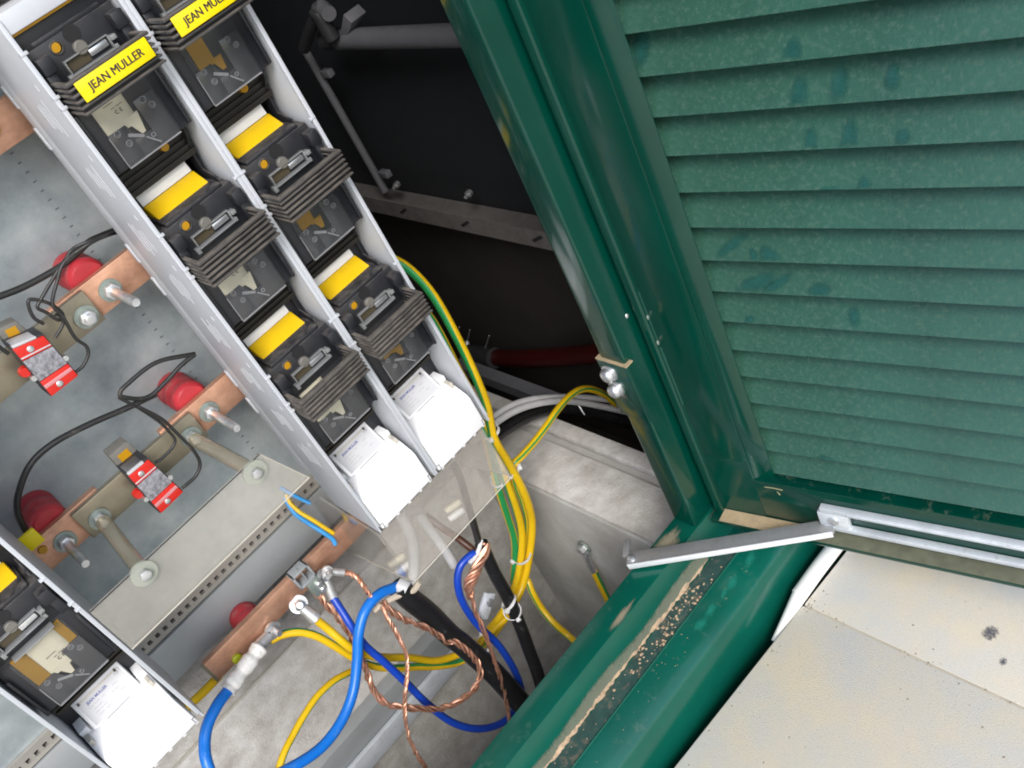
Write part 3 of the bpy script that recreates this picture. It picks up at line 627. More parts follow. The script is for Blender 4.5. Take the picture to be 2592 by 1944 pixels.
def fuse_strip(xc, label, kinds, handles, zt=ZS1):
    t = thing('fuse_strip', (xc, 0, ZS0), label, 'fuse strip', 'fuse switch strips on the busbars')
    for s in (-1, 1):
        wl_ = MB(); xo = xc + s * .05; xi = xc + s * .0472
        wl_.box(min(xo, xi), max(xo, xi), .001, .104, ZS0, zt)
        wl_.box(*sorted((xc + s * .0490, xi)), .104, .134, ZS0 + .06, zt - .01)
        wl_.box(*sorted((xo, xc + s * .0455)), -.0015, .0015, ZS0 + .01, zt)
        wl_.box(*sorted((xc + s * .0502, xc + s * .049)), .1015, .1045, ZS0 + .045, zt - .005)
        for zp in ZP:                                            # catches and stops along the front edge
            for dz, w_ in ((-.012, .0045), (-.052, .003), (-.062, .0028)):
                wl_.box(*sorted((xo, xc + s * (.0455 - w_ * .6))), -.0022, .0022, zp + dz - .003, zp + dz)
        wl_.build('side_wall', M['white'], t, bevel=.0006)
        if s == -1:
            ln = MB()
            for zg in (.87, .80, .735, .675, .61, .545, .48, .42):
                for k in range(4):
                    z_ = zg + random.uniform(-.004, .004); L_ = random.uniform(.02, .038)
                    ln.box(xo - .0004, xo + .0002, .035 + k * .008, .0358 + k * .008, z_ - L_ / 2, z_ + L_ / 2)
                ln.box(xo - .0006, xo + .0002, .018, .0195, zg + .026, zg + .032)
            ln.build('moulded_lines', mat('moulded_line', (.8, .82, .83), .35) if 'ml' not in M else M['ml'], t)['kind'] = 'stuff'
            nt = MB()
            for zg in (.885, .84, .70, .655, .515, .47): MB().box(xo - .0004, xo + .003, .128, .1345, zg - .012, zg + .012).build('mounting_tab', M['white'], t, bevel=.0005)
    bk = MB().box(xc - .0466, xc + .0466, .088, .1, ZS0 + .01, zt - .003).build('back_plate', M['recess'], t)
    MB().box(xc - .0452, xc + .0452, .0, .088, .944, zt + .004).build('end_cap', M['white'], t, bevel=.0008)
    MB().box(xc - .0448, xc + .0448, .004, .08, .9415, .9437).build('end_seal', M['amber'], t)
    MB().box(xc - .0466, xc + .0466, .055, .089, .298, .60).build('terminal_block', M['black'], t)
    for i, zp in enumerate(ZP):
        carrier(t, xc, zp, i, i == 0, handles[i], i > 0, kinds[i])
    # terminal cover
    cv = MB()
    pr = [(.086, .40), (.060, .3975), (.0545, .395), (.030, .3665), (.086, .3665)]
    cv.prism(pr, 'x', xc - .0315, xc + .029)
    pr2 = [(.086, .3665), (.030, .3665), (.004, .352), (-.0005, .346), (-.001, .301), (.003, .2985), (.086, .2985)]
    cv.prism(pr2, 'x', xc - .0445, xc + .0415)
    cv.box(xc - .0445, xc - .034, .034, .086, .3664, .375); cv.box(xc + .031, xc + .0415, .034, .086, .3664, .375)
    cvo = cv.build('terminal_cover', M['whiteclean'], t, bevel=.0013, seg=3)
    gv = MB(); gv.box(xc - .0444, xc + .0415, .05, .08, .40, .43); gv.build('cover_gap', M['recess'], t)
    for dx in (-.0405, .0375):                                    # dark screw pockets at the shoulders
        MB().box(xc + dx - .0022, xc + dx + .0022, .02, .034, .3600, .3690).build('screw_pocket', M['shroudedge'], cvo, bevel=.0005)
    MB().box(xc - .016, xc + .014, .0296, .0302, .3660, .3668).build('cover_seam', M['greyink'], cvo)
    MB().tube([Vector((xc - .001 + .015 * math.cos(q), .0175 - .0105 * abs(math.sin(q)) * 1.0, .3600 - .0058 * abs(math.sin(q)))) for q in [math.pi * k / 8 for k in range(9)]], .0004, 5).build('thumb_ridge', M['whiteclean'], cvo, smooth=True)
    for dx in (-.0415, .0385):
        sg = 1 if dx > 0 else -1
        MB().box(xc + dx - .0004, xc + dx + .0004, -.0016, -.0008, .3005, .3095).build('clip_line', M['greyink'], cvo); MB().box(*sorted((xc + dx + sg * .0005, xc + dx + sg * .003)), -.0016, -.0008, .3088, .3095).build('clip_line', M['greyink'], cvo)
    ft = MB()
    for dx in (-.040, -.02, .0, .02, .037): ft.box(xc + dx, xc + dx + .004, .002, .02, .2965, .2986)
    ft.build('cover_feet', M['whiteclean'], cvo)['kind'] = 'stuff'
    a = math.atan2(.0285, .0245); u = Vector((0, math.cos(a), math.sin(a))); n = Vector((0, -math.sin(a), math.cos(a))); c0 = Vector((xc - .001, .04225, .38075))
    def on(du, dv, dn=.0006): return c0 + Vector((1, 0, 0)) * du + u * dv + n * dn
    lb = MB().obox(on(0, -.001, .0002), Vector((.0265, 0, 0)), u * .0155, n * .0003).build('rating_label', M['labelpaper'], cvo)
    MB().obox(on(0, .0128, .0006), Vector((.0262, 0, 0)), u * .0009, n * .0002).build('label_band', mat('label_band', (.5, .46, .38), .5) if 'lbd' not in M else M['lbd'], cvo)
    text('JEAN MULLER', .0042, M['blueink'], cvo, on(-.006, .0068), a, bold=.0001)
    text('CE', .0042, M['greyink'], cvo, on(.022, .0095), a)
    for k, (du, dv, s) in enumerate(((-.010, .002, '---- -----  ---'), (-.012, -.002, '--- ----'), (.010, -.002, '-- ---'), (-.011, -.006, '---- -- ---'), (.014, .003, '-----'), (.016, -.007, '----'), (-.010, -.010, '-----  ----'))):
        text(s, .0042, M['greyink'], cvo, on(du, dv), a, 'small_print')
    for du in (-.0245, .0225): MB().obox(on(du, .0128, .0009), Vector((.0012, 0, 0)), u * .0018, n * .0002).build('label_clip', M['ink'], cvo)
    return t
ZP = (.942, .757, .572)
M['ml'] = mat('moulded_line', (.57, .59, .62), .42); M['lbd'] = mat('label_band', (.5, .46, .38), .5)
fuse_strip(.050, 'fuse strip with cream fuses, left of the pair beside the plastic shroud top', (True, True, True), (True, True, True))
fuse_strip(.150, 'fuse strip nearest the green door, right of the pair', ('yellow', 'yellow', 'yellow'), (True, True, True))
fuse_strip(-.325, 'separate fuse strip at lower left whose bottom pole has no ribbed grip', (True, True, True), (True, True, False))

# ------------------------------------------------------------------ busbars, insulators, back panel
bpn = thing('mounting_panel', (0, .212, .28), 'grey galvanised back panel behind the busbars with slotted lower rail', 'panel')
zsl = Q('z5', 1870, 1320, y=.208).z
MB().box(-1.2, .205, .2124, .216, zsl - .012, 1.2).build('sheet', M['galv'], bpn)
rl = MB(); pitch = .0123; hw = .0058; hh = .0062; n_ = 54; xs = -.62
rl.box(xs, xs + n_ * pitch, .206, .2118, zsl + hh / 2, zsl + .012); rl.box(xs, xs + n_ * pitch, .206, .2118, zsl - .010, zsl - hh / 2)
for k in range(n_ + 1):
    rl.box(xs + k * pitch - (pitch - hw) / 2, xs + k * pitch + (pitch - hw) / 2, .2062, .2117, zsl - hh / 2, zsl + hh / 2)
rl.build('slotted_rail', M['rail_tan'], bpn)
MB().box(xs, xs + n_ * pitch, .2119, .2122, zsl - .009, zsl + .009).build('rail_shade', M['dark'], bpn)  # dark sheet paints the shade behind the slots
zfl = P(443, 1729, y=.2).z
MB().box(-1.2, .19, .2, .2055, zfl, zsl - .0105).build('lower_flange', M['flange'], bpn, bevel=.0008)
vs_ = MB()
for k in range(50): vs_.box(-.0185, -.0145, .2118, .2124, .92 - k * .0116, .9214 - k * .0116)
vs_.build('slot_shades', mat('shaded_slot', (.14, .15, .155), .6), bpn)['kind'] = 'stuff'  # dark dashes paint the shade of a row of slots
YB = .147
def hexnut(mb, c, r, h):
    n = 6; c = Vector(c)
    mb.add([c + Vector((math.cos(k * math.pi / 3) * r, 0, math.sin(k * math.pi / 3) * r)) for k in range(6)] + [c + Vector((math.cos(k * math.pi / 3) * r, -h, math.sin(k * math.pi / 3) * r)) for k in range(6)],
           [list(range(6))[::-1], list(range(6, 12))] + [(k, (k + 1) % 6, 6 + (k + 1) % 6, 6 + k) for k in range(6)])
    return mb
def bolt(parent, x, y, z, L, wr=.0125, nr=.0088):
    """washer, nut and stud end standing towards the viewer"""
    w = MB().lathe((x, y, z), (x, y - .0022, z), [(0, wr), (1, wr), (1, .004)], 24).build('washer', M['zincdull'], parent, smooth=True)
    hexnut(MB(), (x, y - .0022, z), nr, .008).build('nut', M['zinc'], parent, bevel=.0008)
    MB().lathe((x, y - .010, z), (x, y - .010 - L, z), [(0, .0052), (.94, .0052), (1, .0042)], 14).build('stud', M['zinc'], parent, smooth=True)
def bar_piece(parent, name, x0, x1, z0, z1, y0, th, m):
    return MB().box(x0, x1, y0, y0 + th, z0, z1).build(name, m, parent, bevel=.0012)
zb2 = Q('z4', 450, 860, y=YB).z; zb3 = Q('z5', 290, 1160, y=YB).z; zb1 = zb2 + .185
b1 = thing('busbar', (-.05, YB, zb1 - .04), 'copper busbar cut by the left picture edge, topmost of three', 'busbar', 'copper busbars')
bar_piece(b1, 'copper_bar', -.5, .24, zb1 - .04, zb1, YB, .01, M['copper'])
c = P(10, 318, y=YB); bolt(b1, c.x - .03, YB, c.z + .004, .045)
MB().lathe((-.028, YB, zb1 - .018), (-.028, YB - .006, zb1 - .018), [(0, .006), (.7, .006), (1, .004)], 16).build('yellow_plug', M['amber'], b1, smooth=True)
b2 = thing('busbar', (-.1, YB, zb2 - .04), 'middle copper busbar with long stud, behind the upper red signal box', 'busbar', 'copper busbars')
bar_piece(b2, 'copper_bar', -.102, .24, zb2 - .04, zb2, YB, .01, M['copper'])
c = Q('z4', 880, 740, y=YB); bolt(b2, c.x, YB, c.z, .062)
sh2 = bar_piece(b2, 'tinned_link', -.6, -.062, zb2 - .041, zb2 - .0015, YB - .0085, .008, M['shunt'])
c = Q('z4', 690, 955, y=YB - .01); bolt(b2, c.x, YB - .0088, c.z, .006)
b3 = thing('busbar', (-.2, YB, zb3 - .04), 'lowest copper busbar with two long studs, behind the lower red signal box', 'busbar', 'copper busbars')
xr3 = Q('z5', 1270, 300, y=YB).x
bar_piece(b3, 'copper_bar', xr3, .24, zb3 - .04, zb3, YB, .01, M['copper'])
xl3 = Q('z5', 790, 770, y=YB).x
bar_piece(b3, 'copper_bar', -.6, xl3, zb3 - .04, zb3, YB, .01, M['copper'])
bar_piece(b3, 'tinned_link', Q('z5', 600, 1000, y=YB).x, Q('z5', 1540, 180, y=YB).x, zb3 - .041, zb3 - .002, YB - .0085, .008, M['shunt'])
for fr, x, y, L in (('z5', 1670, 130, .062), ('z5', 520, 1170, .055)):
    c = Q(fr, x, y, y=YB); bolt(b3, c.x, YB, c.z, L)
for fr, x, y in (('z5', 800, 990), ('z5', 1530, 335)):
    c = Q(fr, x, y, y=YB - .01); bolt(b3, c.x, YB - .0088, c.z, .006)
c = Q('z5', 265, 1165, y=YB - .004); MB().box(c.x - .009, c.x + .009, YB - .006, YB - .0003, c.z - .008, c.z + .012).build('yellow_tab', M['label_yellow'], b3, bevel=.001)
c = Q('z5', 340, 1235, y=YB); MB().lathe((c.x, YB, c.z), (c.x, YB - .003, c.z), [(0, .0052), (1, .0045)], 16).build('yellow_plug', M['amber'], b3, smooth=True)
def insulator(sx, sy, label, y0=.158, y1=.2115, r=.0215):
    c = P(sx, sy, y=.17); a = Vector((c.x, y0, c.z))
    o = MB().lathe(a, (c.x, y1, c.z), [(0, r * .8), (.06, r * .95), (.2, r), (.3, r * .9), (.38, r * .9), (.46, r), (.6, r), (.68, r * .9), (.76, r * .9), (.84, r), (1, r)], 28).build('standoff_insulator', M['red'], None, org=a, smooth=True)
    return tag(o, label, 'insulator', 'red standoff insulators behind the busbars')
insulator(218, 700, 'red insulator behind the middle busbar, above its long stud')
insulator(478, 1006, 'red insulator behind the right end of the lowest busbar')
insulator(122, 1318, 'red insulator with pale rings near the separate lower left fuse strip')
# signal boxes clipped on the links
def signal_box(cpx, dpx, label, s=1.0):
    """cpx: picture corners TL, TR, BR, BL of the red and grey front, on y=.105"""
    q = [Q(fr, x, y, y=.108) for fr, x, y in cpx]; c = sum(q, Vector()) / 4
    t = thing('signal_box', c, label, 'signal box', 'red and grey signal boxes on the busbars')
    TL, TR, BR, BL = q
    def lerp(u, v): return (TL * (1 - u) + TR * u) * (1 - v) + (BL * (1 - u) + BR * u) * v
    back = Vector((0, .022, 0))
    def seg(v0, v1, off, name, m, u0=0, u1=1, th=.022):
        f = [lerp(u0, v0), lerp(u1, v0), lerp(u1, v1), lerp(u0, v1)]; o = Vector((0, -off, 0)); b = Vector((0, th, 0))
        return MB().add([p + o for p in f] + [p + b for p in f], [(0, 1, 2, 3), (7, 6, 5, 4), (0, 4, 5, 1), (1, 5, 6, 2), (2, 6, 7, 3), (3, 7, 4, 0)]).build(name, m, t, bevel=.0008)
    seg(0, 1, -.001, 'casing', M['blackbox'], -.03, 1.03, .03)
    seg(0, .05, .0012, 'end_strip', M['labelpaper'], .02, .8); a = seg(.055, .29, .001, 'red_cap', M['redbox']); seg(.235, .262, .0016, 'white_line', M['labelpaper'], 0, 1, .005)
    seg(.30, .70, .0005, 'rating_plate', M['greybox']); b = seg(.71, .995, .001, 'red_cap', M['redbox']); seg(.78, .85, .0016, 'pink_band', M['tag'] if False else mat('pink_band', (.62, .25, .26), .5) if 'pb' not in M else M['pb'], 0, 1, .004)
    for v, pt in ((.165, a), (.905, b)):
        p = lerp(.42, v) + Vector((0, -.0008, 0)); MB().lathe(p, p + Vector((0, -.0018, 0)), [(0, .0034), (.7, .0034), (1, .0026)], 14).build('screw', M['zinc'], pt, smooth=True)
    for u in (-.06, 1.06):
        p = lerp(u, .62) + Vector((0, .006, 0)); MB().lathe(p + Vector((0, .004, 0)), p + Vector((0, -.005, 0)), [(0, .003), (1, .003)], 10).build('clamp_screw', M['zinc'], t, smooth=True)
    p = lerp(-.13, .5) + Vector((0, .012, 0)); MB().lathe(p, p + Vector((0, -.006, 0)), [(0, .006), (1, .005)], 14).build('clamp_foot', M['redbox'], t, smooth=True)
    bx = [Q(fr, x, y, y=.135) for fr, x, y in dpx]
    MB().add(bx + [p + Vector((0, .02, 0)) for p in bx], [(0, 1, 2, 3), (7, 6, 5, 4), (0, 4, 5, 1), (1, 5, 6, 2), (2, 6, 7, 3), (3, 7, 4, 0)]).build('rear_block', mat('taupe_block', (.17, .16, .14), .5) if 'tb' not in M else M['tb'], t, bevel=.001)
    m_ = sum(bx, Vector()) / 4 + Vector((0, -.0004, 0)); e1 = (bx[1] - bx[0]) * .27; e2 = (bx[3] - bx[0]) * .27
    MB().slab([m_ - e1 - e2, m_ + e1 - e2, m_ + e1 + e2, m_ - e1 + e2], .0006).build('yellow_sticker', M['amber'], t)
    return t, lerp
M['pb'] = mat('pink_band', (.62, .25, .26), .5)
sb1, L1 = signal_box([('z4', 80, 1190), ('z4', 330, 1085), ('z4', 625, 1425), ('z4', 415, 1590)], [('z4', -30, 1060), ('z4', 130, 985), ('z4', 245, 1080), ('z4', 60, 1190)], 'red and grey signal box near the left edge, on the middle busbar')
sb2, L2 = signal_box([('z5', 1010, 630), ('z5', 1170, 500), ('z5', 1465, 775), ('z5', 1290, 945)], [('z5', 870, 490), ('z5', 1015, 370), ('z5', 1150, 490), ('z5', 1000, 630)], 'red and grey signal box below, on the lowest busbar')
# thin black wires
def cable(name, pts, r, m, label, cat='cable', n=10, stripe=None, twist=0, group=None):
    o = MB().tube(pts, r, n, stripe, twist).build(name, m, None, org=pts[0], smooth=True)
    return tag(o, label, cat, group)
WG = 'thin black signal wires'
cable('signal_wire', path('z4', [(-120, 830), (0, 790), (210, 705), (470, 560), (620, 440), (720, 350), (830, 300, .175), (980, 240, .185)], .17), .0036, M['wire_black'], 'black signal wire sweeping from left edge up to the left fuse strip', 'wire', group=WG)
cable('signal_wire', path('z4', [(1000, 250, .18), (800, 320), (600, 400), (520, 500), (430, 640), (330, 810), (300, 880), (370, 920), (470, 980), (500, 930), (400, 850), (260, 815), (225, 850), (270, 960), (350, 1010)], .12), .0018, M['wire_black'], 'thin black wire knotted above the upper signal box', 'wire', group=WG)
cable('signal_wire', path('z4', [(1000, 260, .18), (790, 330), (590, 450), (500, 540), (460, 660), (420, 850), (500, 950), (600, 1120), (690, 1190), (705, 1260), (660, 1350), (605, 1395)], .112), .0018, M['wire_black'], 'thin black wire curling to the right of the upper signal box', 'wire', group=WG)
cable('signal_wire', path('z4', [(440, 1120), (480, 1060), (505, 1000), (480, 950), (440, 935)], .115), .0017, M['wire_black'], 'short black wire over the link beside the upper signal box', 'wire', group=WG)
cable('signal_wire', path('z4', [(-60, 1150), (0, 1200), (70, 1250)], .11), .002, M['wire_black'], 'black wire entering the upper signal box from the left edge', 'wire', group=WG)
cable('signal_wire', path('z5', [(1560, -330), (1250, -260), (1010, -80), (960, -10), (1000, 20), (1180, 20), (1330, -110), (1450, -240), (1560, -325)], .15), .0026, M['wire_black'], 'black wire forming an oval loop above the lowest busbar', 'wire', group=WG)
cable('signal_wire', path('z5', [(1250, -10), (1000, 110), (700, 240), (420, 390), (240, 560), (150, 780), (140, 930), (190, 1060), (235, 1120)], .158), .0036, M['wire_black'], 'thick black wire arching down to the yellow tab on the lowest busbar', 'wire', group=WG)
cable('signal_wire', path('z5', [(950, 20), (1120, 110), (1270, 210), (1350, 290), (1400, 360), (1370, 430), (1290, 510), (1240, 540)], .118), .0018, M['wire_black'], 'thin black wire into the upper corner of the lower signal box', 'wire', group=WG)
cable('signal_wire', path('z5', [(1100, 90), (1290, 190), (1400, 290), (1480, 370), (1560, 460), (1600, 550), (1570, 640), (1500, 710), (1455, 745)], .112), .002, M['wire_black'], 'black wire curving to the lower end of the lower signal box', 'wire', group=WG)

# transparent cover strip on long spacer rods
ys = -.02
tl, tr, br_, bl = Q('z5', 800, 1659, y=ys), P(657, 1149, y=ys), P(783, 1209, y=ys), Q('z6', 1100, 720, y=ys)
tl.x = -.272; bl.x = -.272; tl.z = tr.z; bl.z = br_.z
cs = thing('cover_strip', bl, 'clear plastic cover strip held by two spacer rods in front of lowest busbar', 'cover strip')
MB().slab([tl, tr, br_, bl], .003).build('sheet', M['sheet'], cs)
eg = MB(); eg.tube([tl + Vector((0, -.0005, 0)), tr + Vector((0, -.0005, 0)), ], .0006, 5, smooth=False); eg.build('upper_edge', M['dark'], cs)
eg = MB(); eg.tube([br_, bl], .0008, 5, smooth=False); eg.tube([tr, br_], .0006, 5, smooth=False); eg.build('lower_edge', M['shroudedge'], cs)
for (fx, fy), (gx, gy) in (((1530, 335), (2045, 620)), ((800, 990), (1155, 1430))):
    a = Q('z5', fx, fy, y=YB - .012); b = Q('z5', gx, gy, y=ys + .0045)
    MB().cyl(a + Vector((0, -.012, 0)), b, .0085, 14).build('spacer_rod', M['rod'], cs, smooth=True)
    c = Q('z5', gx, gy, y=ys - .0035)
    wz = MB().lathe(c + Vector((0, .003, 0)), c, [(0, .0135), (1, .0135), (1, .004)], 22).build('washer', M['nylon'], cs, smooth=True)
    hexnut(MB(), c, .0062, .006).build('screw_head', M['zinc'], wz, bevel=.0008)

# ------------------------------------------------------------------ neutral / earth bar with lugs
YN = .15
pt_ = Q('a2', 250, 860, y=YN).z; pt2 = Q('a1', 870, 850, y=YN).z; zn = (pt_ + pt2) / 2 + .004
nb = thing('earth_bar', (-.2, YN, zn - .04), 'copper neutral and earth bar below the flange, carrying cable lugs', 'busbar')
xL = Q('a2', 170, 800, y=YN).x
bar_piece(nb, 'copper_bar', xL, .20, zn - .036, zn, YN, .01, M['copper'])
MB().prism([(xL - .004, zn - .036), (xL - .004, zn - .004), (xL + .004, zn), (xL + .002, zn - .036)], 'y', YN + .0005, YN + .0095).build('bar_end', M['shunt'], nb)
c = Q('a2', 470, 780, y=YN); MB().lathe((c.x, YN, c.z), (c.x, YN - .006, c.z), [(0, .007), (.6, .007), (1, .005)], 14).build('green_plug', mat('lime_plug', (.32, .36, .01), .4), nb, smooth=True)
insulator(640, 1580, 'red insulator glimpsed behind the copper earth bar', .162, .22, .02)
def lug(parent, hole, tail, r=.011, m='lug', name='cable_lug'):
    """ring lug: eye at hole, crimp barrel reaching to tail"""
    d = (tail - hole); L = d.length; d.normalize(); nrm = Vector((0, -1, 0)); nrm = (nrm - d * nrm.dot(d)).normalized(); sd_ = d.cross(nrm)
    o = MB().lathe(hole + nrm * .0015, hole - nrm * .0022, [(0, r), (1, r), (1, r * .4)], 20).build(name, M[m], parent, smooth=True)
    tb = MB().tube([hole + d * r * .6, hole + d * (r * 1.2), hole + d * (L * .55), tail], lambda t: r * (.6 + .12 * t), 12); tb.build('barrel', M[m], o, smooth=True)
    hexnut(MB(), hole + nrm * .0012, r * .62, .007).build('nut', M['zinc'], o, bevel=.0008)
    q = hole + nrm * .008; MB().cyl(q, q + nrm * .006, r * .36, 12).build('stud', M['zinc'], o, smooth=True)
    return o
e1 = Q('a2', 760, 560, y=YN - .004); lug(nb, e1, Q('a2', 610, 730, y=YN - .012), .0125)
e2 = Q('a2', 965, 350, y=YN - .004); lug(nb, e2, Q('a2', 1110, 470, y=YN - .02), .0125)
e3 = Q('a2', 1165, 120, y=YN - .006); lug(nb, e3, Q('a2', 1245, 295, y=YN - .016), .0105)
lug(nb, Q('a2', 1195, 85, y=YN - .014), Q('a2', 1325, 95, y=YN - .02), .008)
# box clamp on the bar
tcx = Q('a2', 965, 95, y=YN - .004); cl = link('wire_clamp', None, nb, tcx - WORLD(nb))
C_ = MB(); w_, h_ = .0135, .012
dxv = Vector((1, 0, 0)); 
C_.obox(tcx + Vector((0, -.006, .010)), (.0135, 0, 0), (0, .009, 0), (0, 0, .0015)); C_.obox(tcx + Vector((0, -.006, -.012)), (.0135, 0, 0), (0, .009, 0), (0, 0, .002))
C_.obox(tcx + Vector((-.012, -.006, -.001)), (.0015, 0, 0), (0, .009, 0), (0, 0, .0125)); C_.obox(tcx + Vector((.012, -.006, -.001)), (.0015, 0, 0), (0, .009, 0), (0, 0, .0125)); C_.obox(tcx + Vector((.001, -.008, -.001)), (.0008, 0, 0), (0, .006, 0), (0, 0, .0125))
C_.build('clamp_body', M['flange'], cl, bevel=.0006)
cb = tcx + Vector((.004, -.006, -.028))
MB().obox(cb, (.009, 0, 0), (0, .008, 0), (0, 0, .015)).build('clamp_jaw', M['zincdull'], cl, bevel=.0015)
for dz in (.003, -.008):
    MB().lathe(cb + Vector((.004, -.008, dz)), cb + Vector((.004, -.014, dz)), [(0, .0045), (.7, .0045), (1, .003)], 12).build('clamp_screw', M['zinc'], cl, smooth=True)

# ------------------------------------------------------------------ clear shroud under the pair of strips
sr = thing('plastic_shroud', (.09, 0, .2), 'clear plastic cable shroud hanging under the paired fuse strips', 'shroud')
xa, xb = -.004, .187; zf = .204
side_poly = [(.004, .2965), (.004, zf), (.218, .136), (.222, .17), (.222, .236), (.14, .2965)]
MB().slab([(xa + .003, .0, .2968), (xb - .003, 0, .2968), (xb - .003, 0, zf), (xa + .003, 0, zf)], .003).build('front_sheet', M['shroud'], sr)
MB().prism(side_poly, 'x', xa, xa + .003).build('side_sheet', M['shroud'], sr)
MB().prism(side_poly, 'x', xb - .003, xb).build('side_sheet', M['shroud'], sr)
MB().prism([(.1, .25), (.1, .2), (.2, .16), (.2, .23)], 'x', .0905, .0935).build('divider_sheet', M['shroud'], sr)
eg = MB(); eg.tube([(xa, -.002, zf), (xb, -.002, zf)], .0009, 5, smooth=False); eg.tube([(xb, -.002, zf), (xb, .218, .136)], .0009, 5, smooth=False); eg.tube([(xa, -.002, zf), (xa, .218, .136), (xa, .222, .17), (xa, .222, .236)], .0009, 5, smooth=False)
eg.build('cut_edges', M['shroudedge'], sr)
for fr, x, y, m in (('w', 1540, 800, 'fuse'), ('w', 1050, 1270, 'fuse'), ('w', 1110, 1340, 'tie'), ('w', 1570, 870, 'tie')):
    c = Q(fr, x, y, y=.12); MB().lathe(c + Vector((-.012, .004, 0)), c + Vector((.012, -.004, 0)), [(0, .0045), (.3, .006), (.7, .006), (1, .0045)], 12).build('terminal_bolt', M[m], sr, smooth=True)
MB().box(.03, .185, .17, .2, .235, .262).build('terminal_bar', M['browncable'], sr, bevel=.001)

# ------------------------------------------------------------------ cables in the pit
PE = [M['pe_yellow'], M['pe_green']]
EG = 'yellow and green earth cables'
def pe(pts, r, label, stripe=(0, 1, 2, 3), twist=4.0, n=12, group=EG): return cable('earth_cable', pts, r, PE, label, 'earth cable', n, stripe, twist, group)
# power cables: black sheaths, split ends
k1 = cable('power_cable', path('a2', [(1760, 205, .10), (1850, 300, .095), (2000, 420, .09), (2170, 590, .08)], .1) + path('a4', [(560, 690, .07), (790, 900, .05), (980, 1110, .03), (1250, 1420, .0), (1500, 1700, -.03)], .05), .0165, M['sheath'], 'thickest black power cable, slanting under the sill', 'power cable', 18)
h2 = Q('w', 1790, 1120, y=.07)
k2 = cable('power_cable', [h2] + path('a4', [(790, 90, .06), (890, 270, .05), (1000, 520, .04), (1080, 740, .03), (1140, 900, .02), (1230, 1200, .0)], .04), .0098, M['sheath'], 'black power cable fastened with white ties beside the earth cables', 'power cable', 16)
cable('core', path('w', [(1075, 850, .05), (1120, 940, .055), (1170, 1040, .06), (1200, 1160, .07), (1205, 1300, .085), (1190, 1440, .098), (1160, 1510, .1)], .08), .0078, M['greycable'], 'grey core running through the shroud to the thick cable end', 'cable core', 12)
cable('core', path('w', [(1550, 440, .03), (1600, 540, .035), (1650, 700, .04), (1700, 870, .05), (1740, 1010, .06), (1770, 1120, .07)], .05), .0052, M['wire_black'], 'black core leaving the right end of the shroud', 'cable core', 12)
cable('core', path('w', [(1300, 880, .15), (1450, 990, .13), (1600, 1090, .10), (1740, 1200, .08)], .1), .0055, M['browncable'], 'brown core below the shroud edge', 'cable core', 10)
cable('core', path('w', [(1230, 850, .14), (1320, 980, .14), (1450, 1150, .13), (1560, 1320, .12)], .13), .008, M['greycable'], 'dim grey core behind the shroud middle', 'cable core', 10)
# torn sheath ends
MB_ = MB().tube(path('w', [(1180, 1530, .1), (1210, 1490, .096), (1250, 1440, .092)], .1), .0042, 8); tag(MB_.build('sheath_flap', M['fuse'], smooth=True), 'pale torn inner sheath at the thick cable end', 'cable sheath')
MB_ = MB().tube(path('a2', [(1570, 400, .10), (1640, 345, .095), (1750, 285, .09), (1880, 240, .085), (1930, 180, .085)], .1), .0045, 8); tag(MB_.build('sheath_flap', mat('pale_sheath', (.5, .42, .32), .6), smooth=True), 'tan inner sheath spread below the light blue loop', 'cable sheath')
MB_ = MB().tube(path('w', [(1790, 1090, .066), (1775, 1160, .064), (1740, 1240, .062), (1690, 1295, .06)], .06), .0032, 8); tag(MB_.build('sheath_flap', M['tie'], smooth=True), 'white inner sheath curl at the thinner black cable end', 'cable sheath')
MB_ = MB().lathe(Q('a2', 1760, 190, y=.1), Q('a2', 1840, 230, y=.088), [(0, .011), (.5, .012), (1, .010)], 16); tag(MB_.build('core_end', M['greycable'], smooth=True), 'blunt grey core end at the corner of the shroud', 'cable core')
# light blue thick neutral loop with taped lug
tpa, tpb = Q('a2', 660, 690, y=.135), Q('a2', 400, 1040, y=.12)
tape = MB().tube([tpa, tpa.lerp(tpb, .3) + Vector((.001, 0, 0)), tpa.lerp(tpb, .7) - Vector((.001, 0, 0)), tpb], lambda t: .0105 + .0012 * math.sin(t * 19) + .0006 * math.sin(t * 41), 14)
tag(tape.build('tape_wrap', M['heatshrink'], smooth=True), 'white tape wrapped round the light blue cable lug', 'tape')
cable('neutral_cable', path('a2', [(405, 1035, .12), (320, 1150, .11), (240, 1310, .10), (215, 1460, .09), (235, 1620, .075), (330, 1800, .06), (560, 1800, .05), (860, 1680, .045), (1130, 1510, .05), (1300, 1300, .06), (1400, 1060, .07), (1435, 800, .08), (1445, 590, .085), (1500, 400, .09), (1610, 270, .095), (1760, 205, .10)], .08), .0072, M['blue'], 'thick light blue cable looping below the taped lug', 'neutral cable', 14)
cable('neutral_cable', path('a2', [(1245, 300, YN - .018), (1310, 400, .12), (1400, 540, .105), (1500, 680, .10), (1660, 820, .09), (1830, 980, .08), (1990, 1140, .07), (2190, 1290, .06)], .1) + path('a4', [(650, 1345, .045), (830, 1310, .04), (950, 1210, .04), (1010, 1060, .045), (960, 890, .05), (830, 680, .06), (650, 500, .07), (540, 330, .07), (500, 180, .07), (520, 50, .07), (590, -30, .068), (640, -60, .066)], .06), .0056, M['darkblue'], 'dark blue cable making a wide loop over the pit', 'neutral cable', 12)
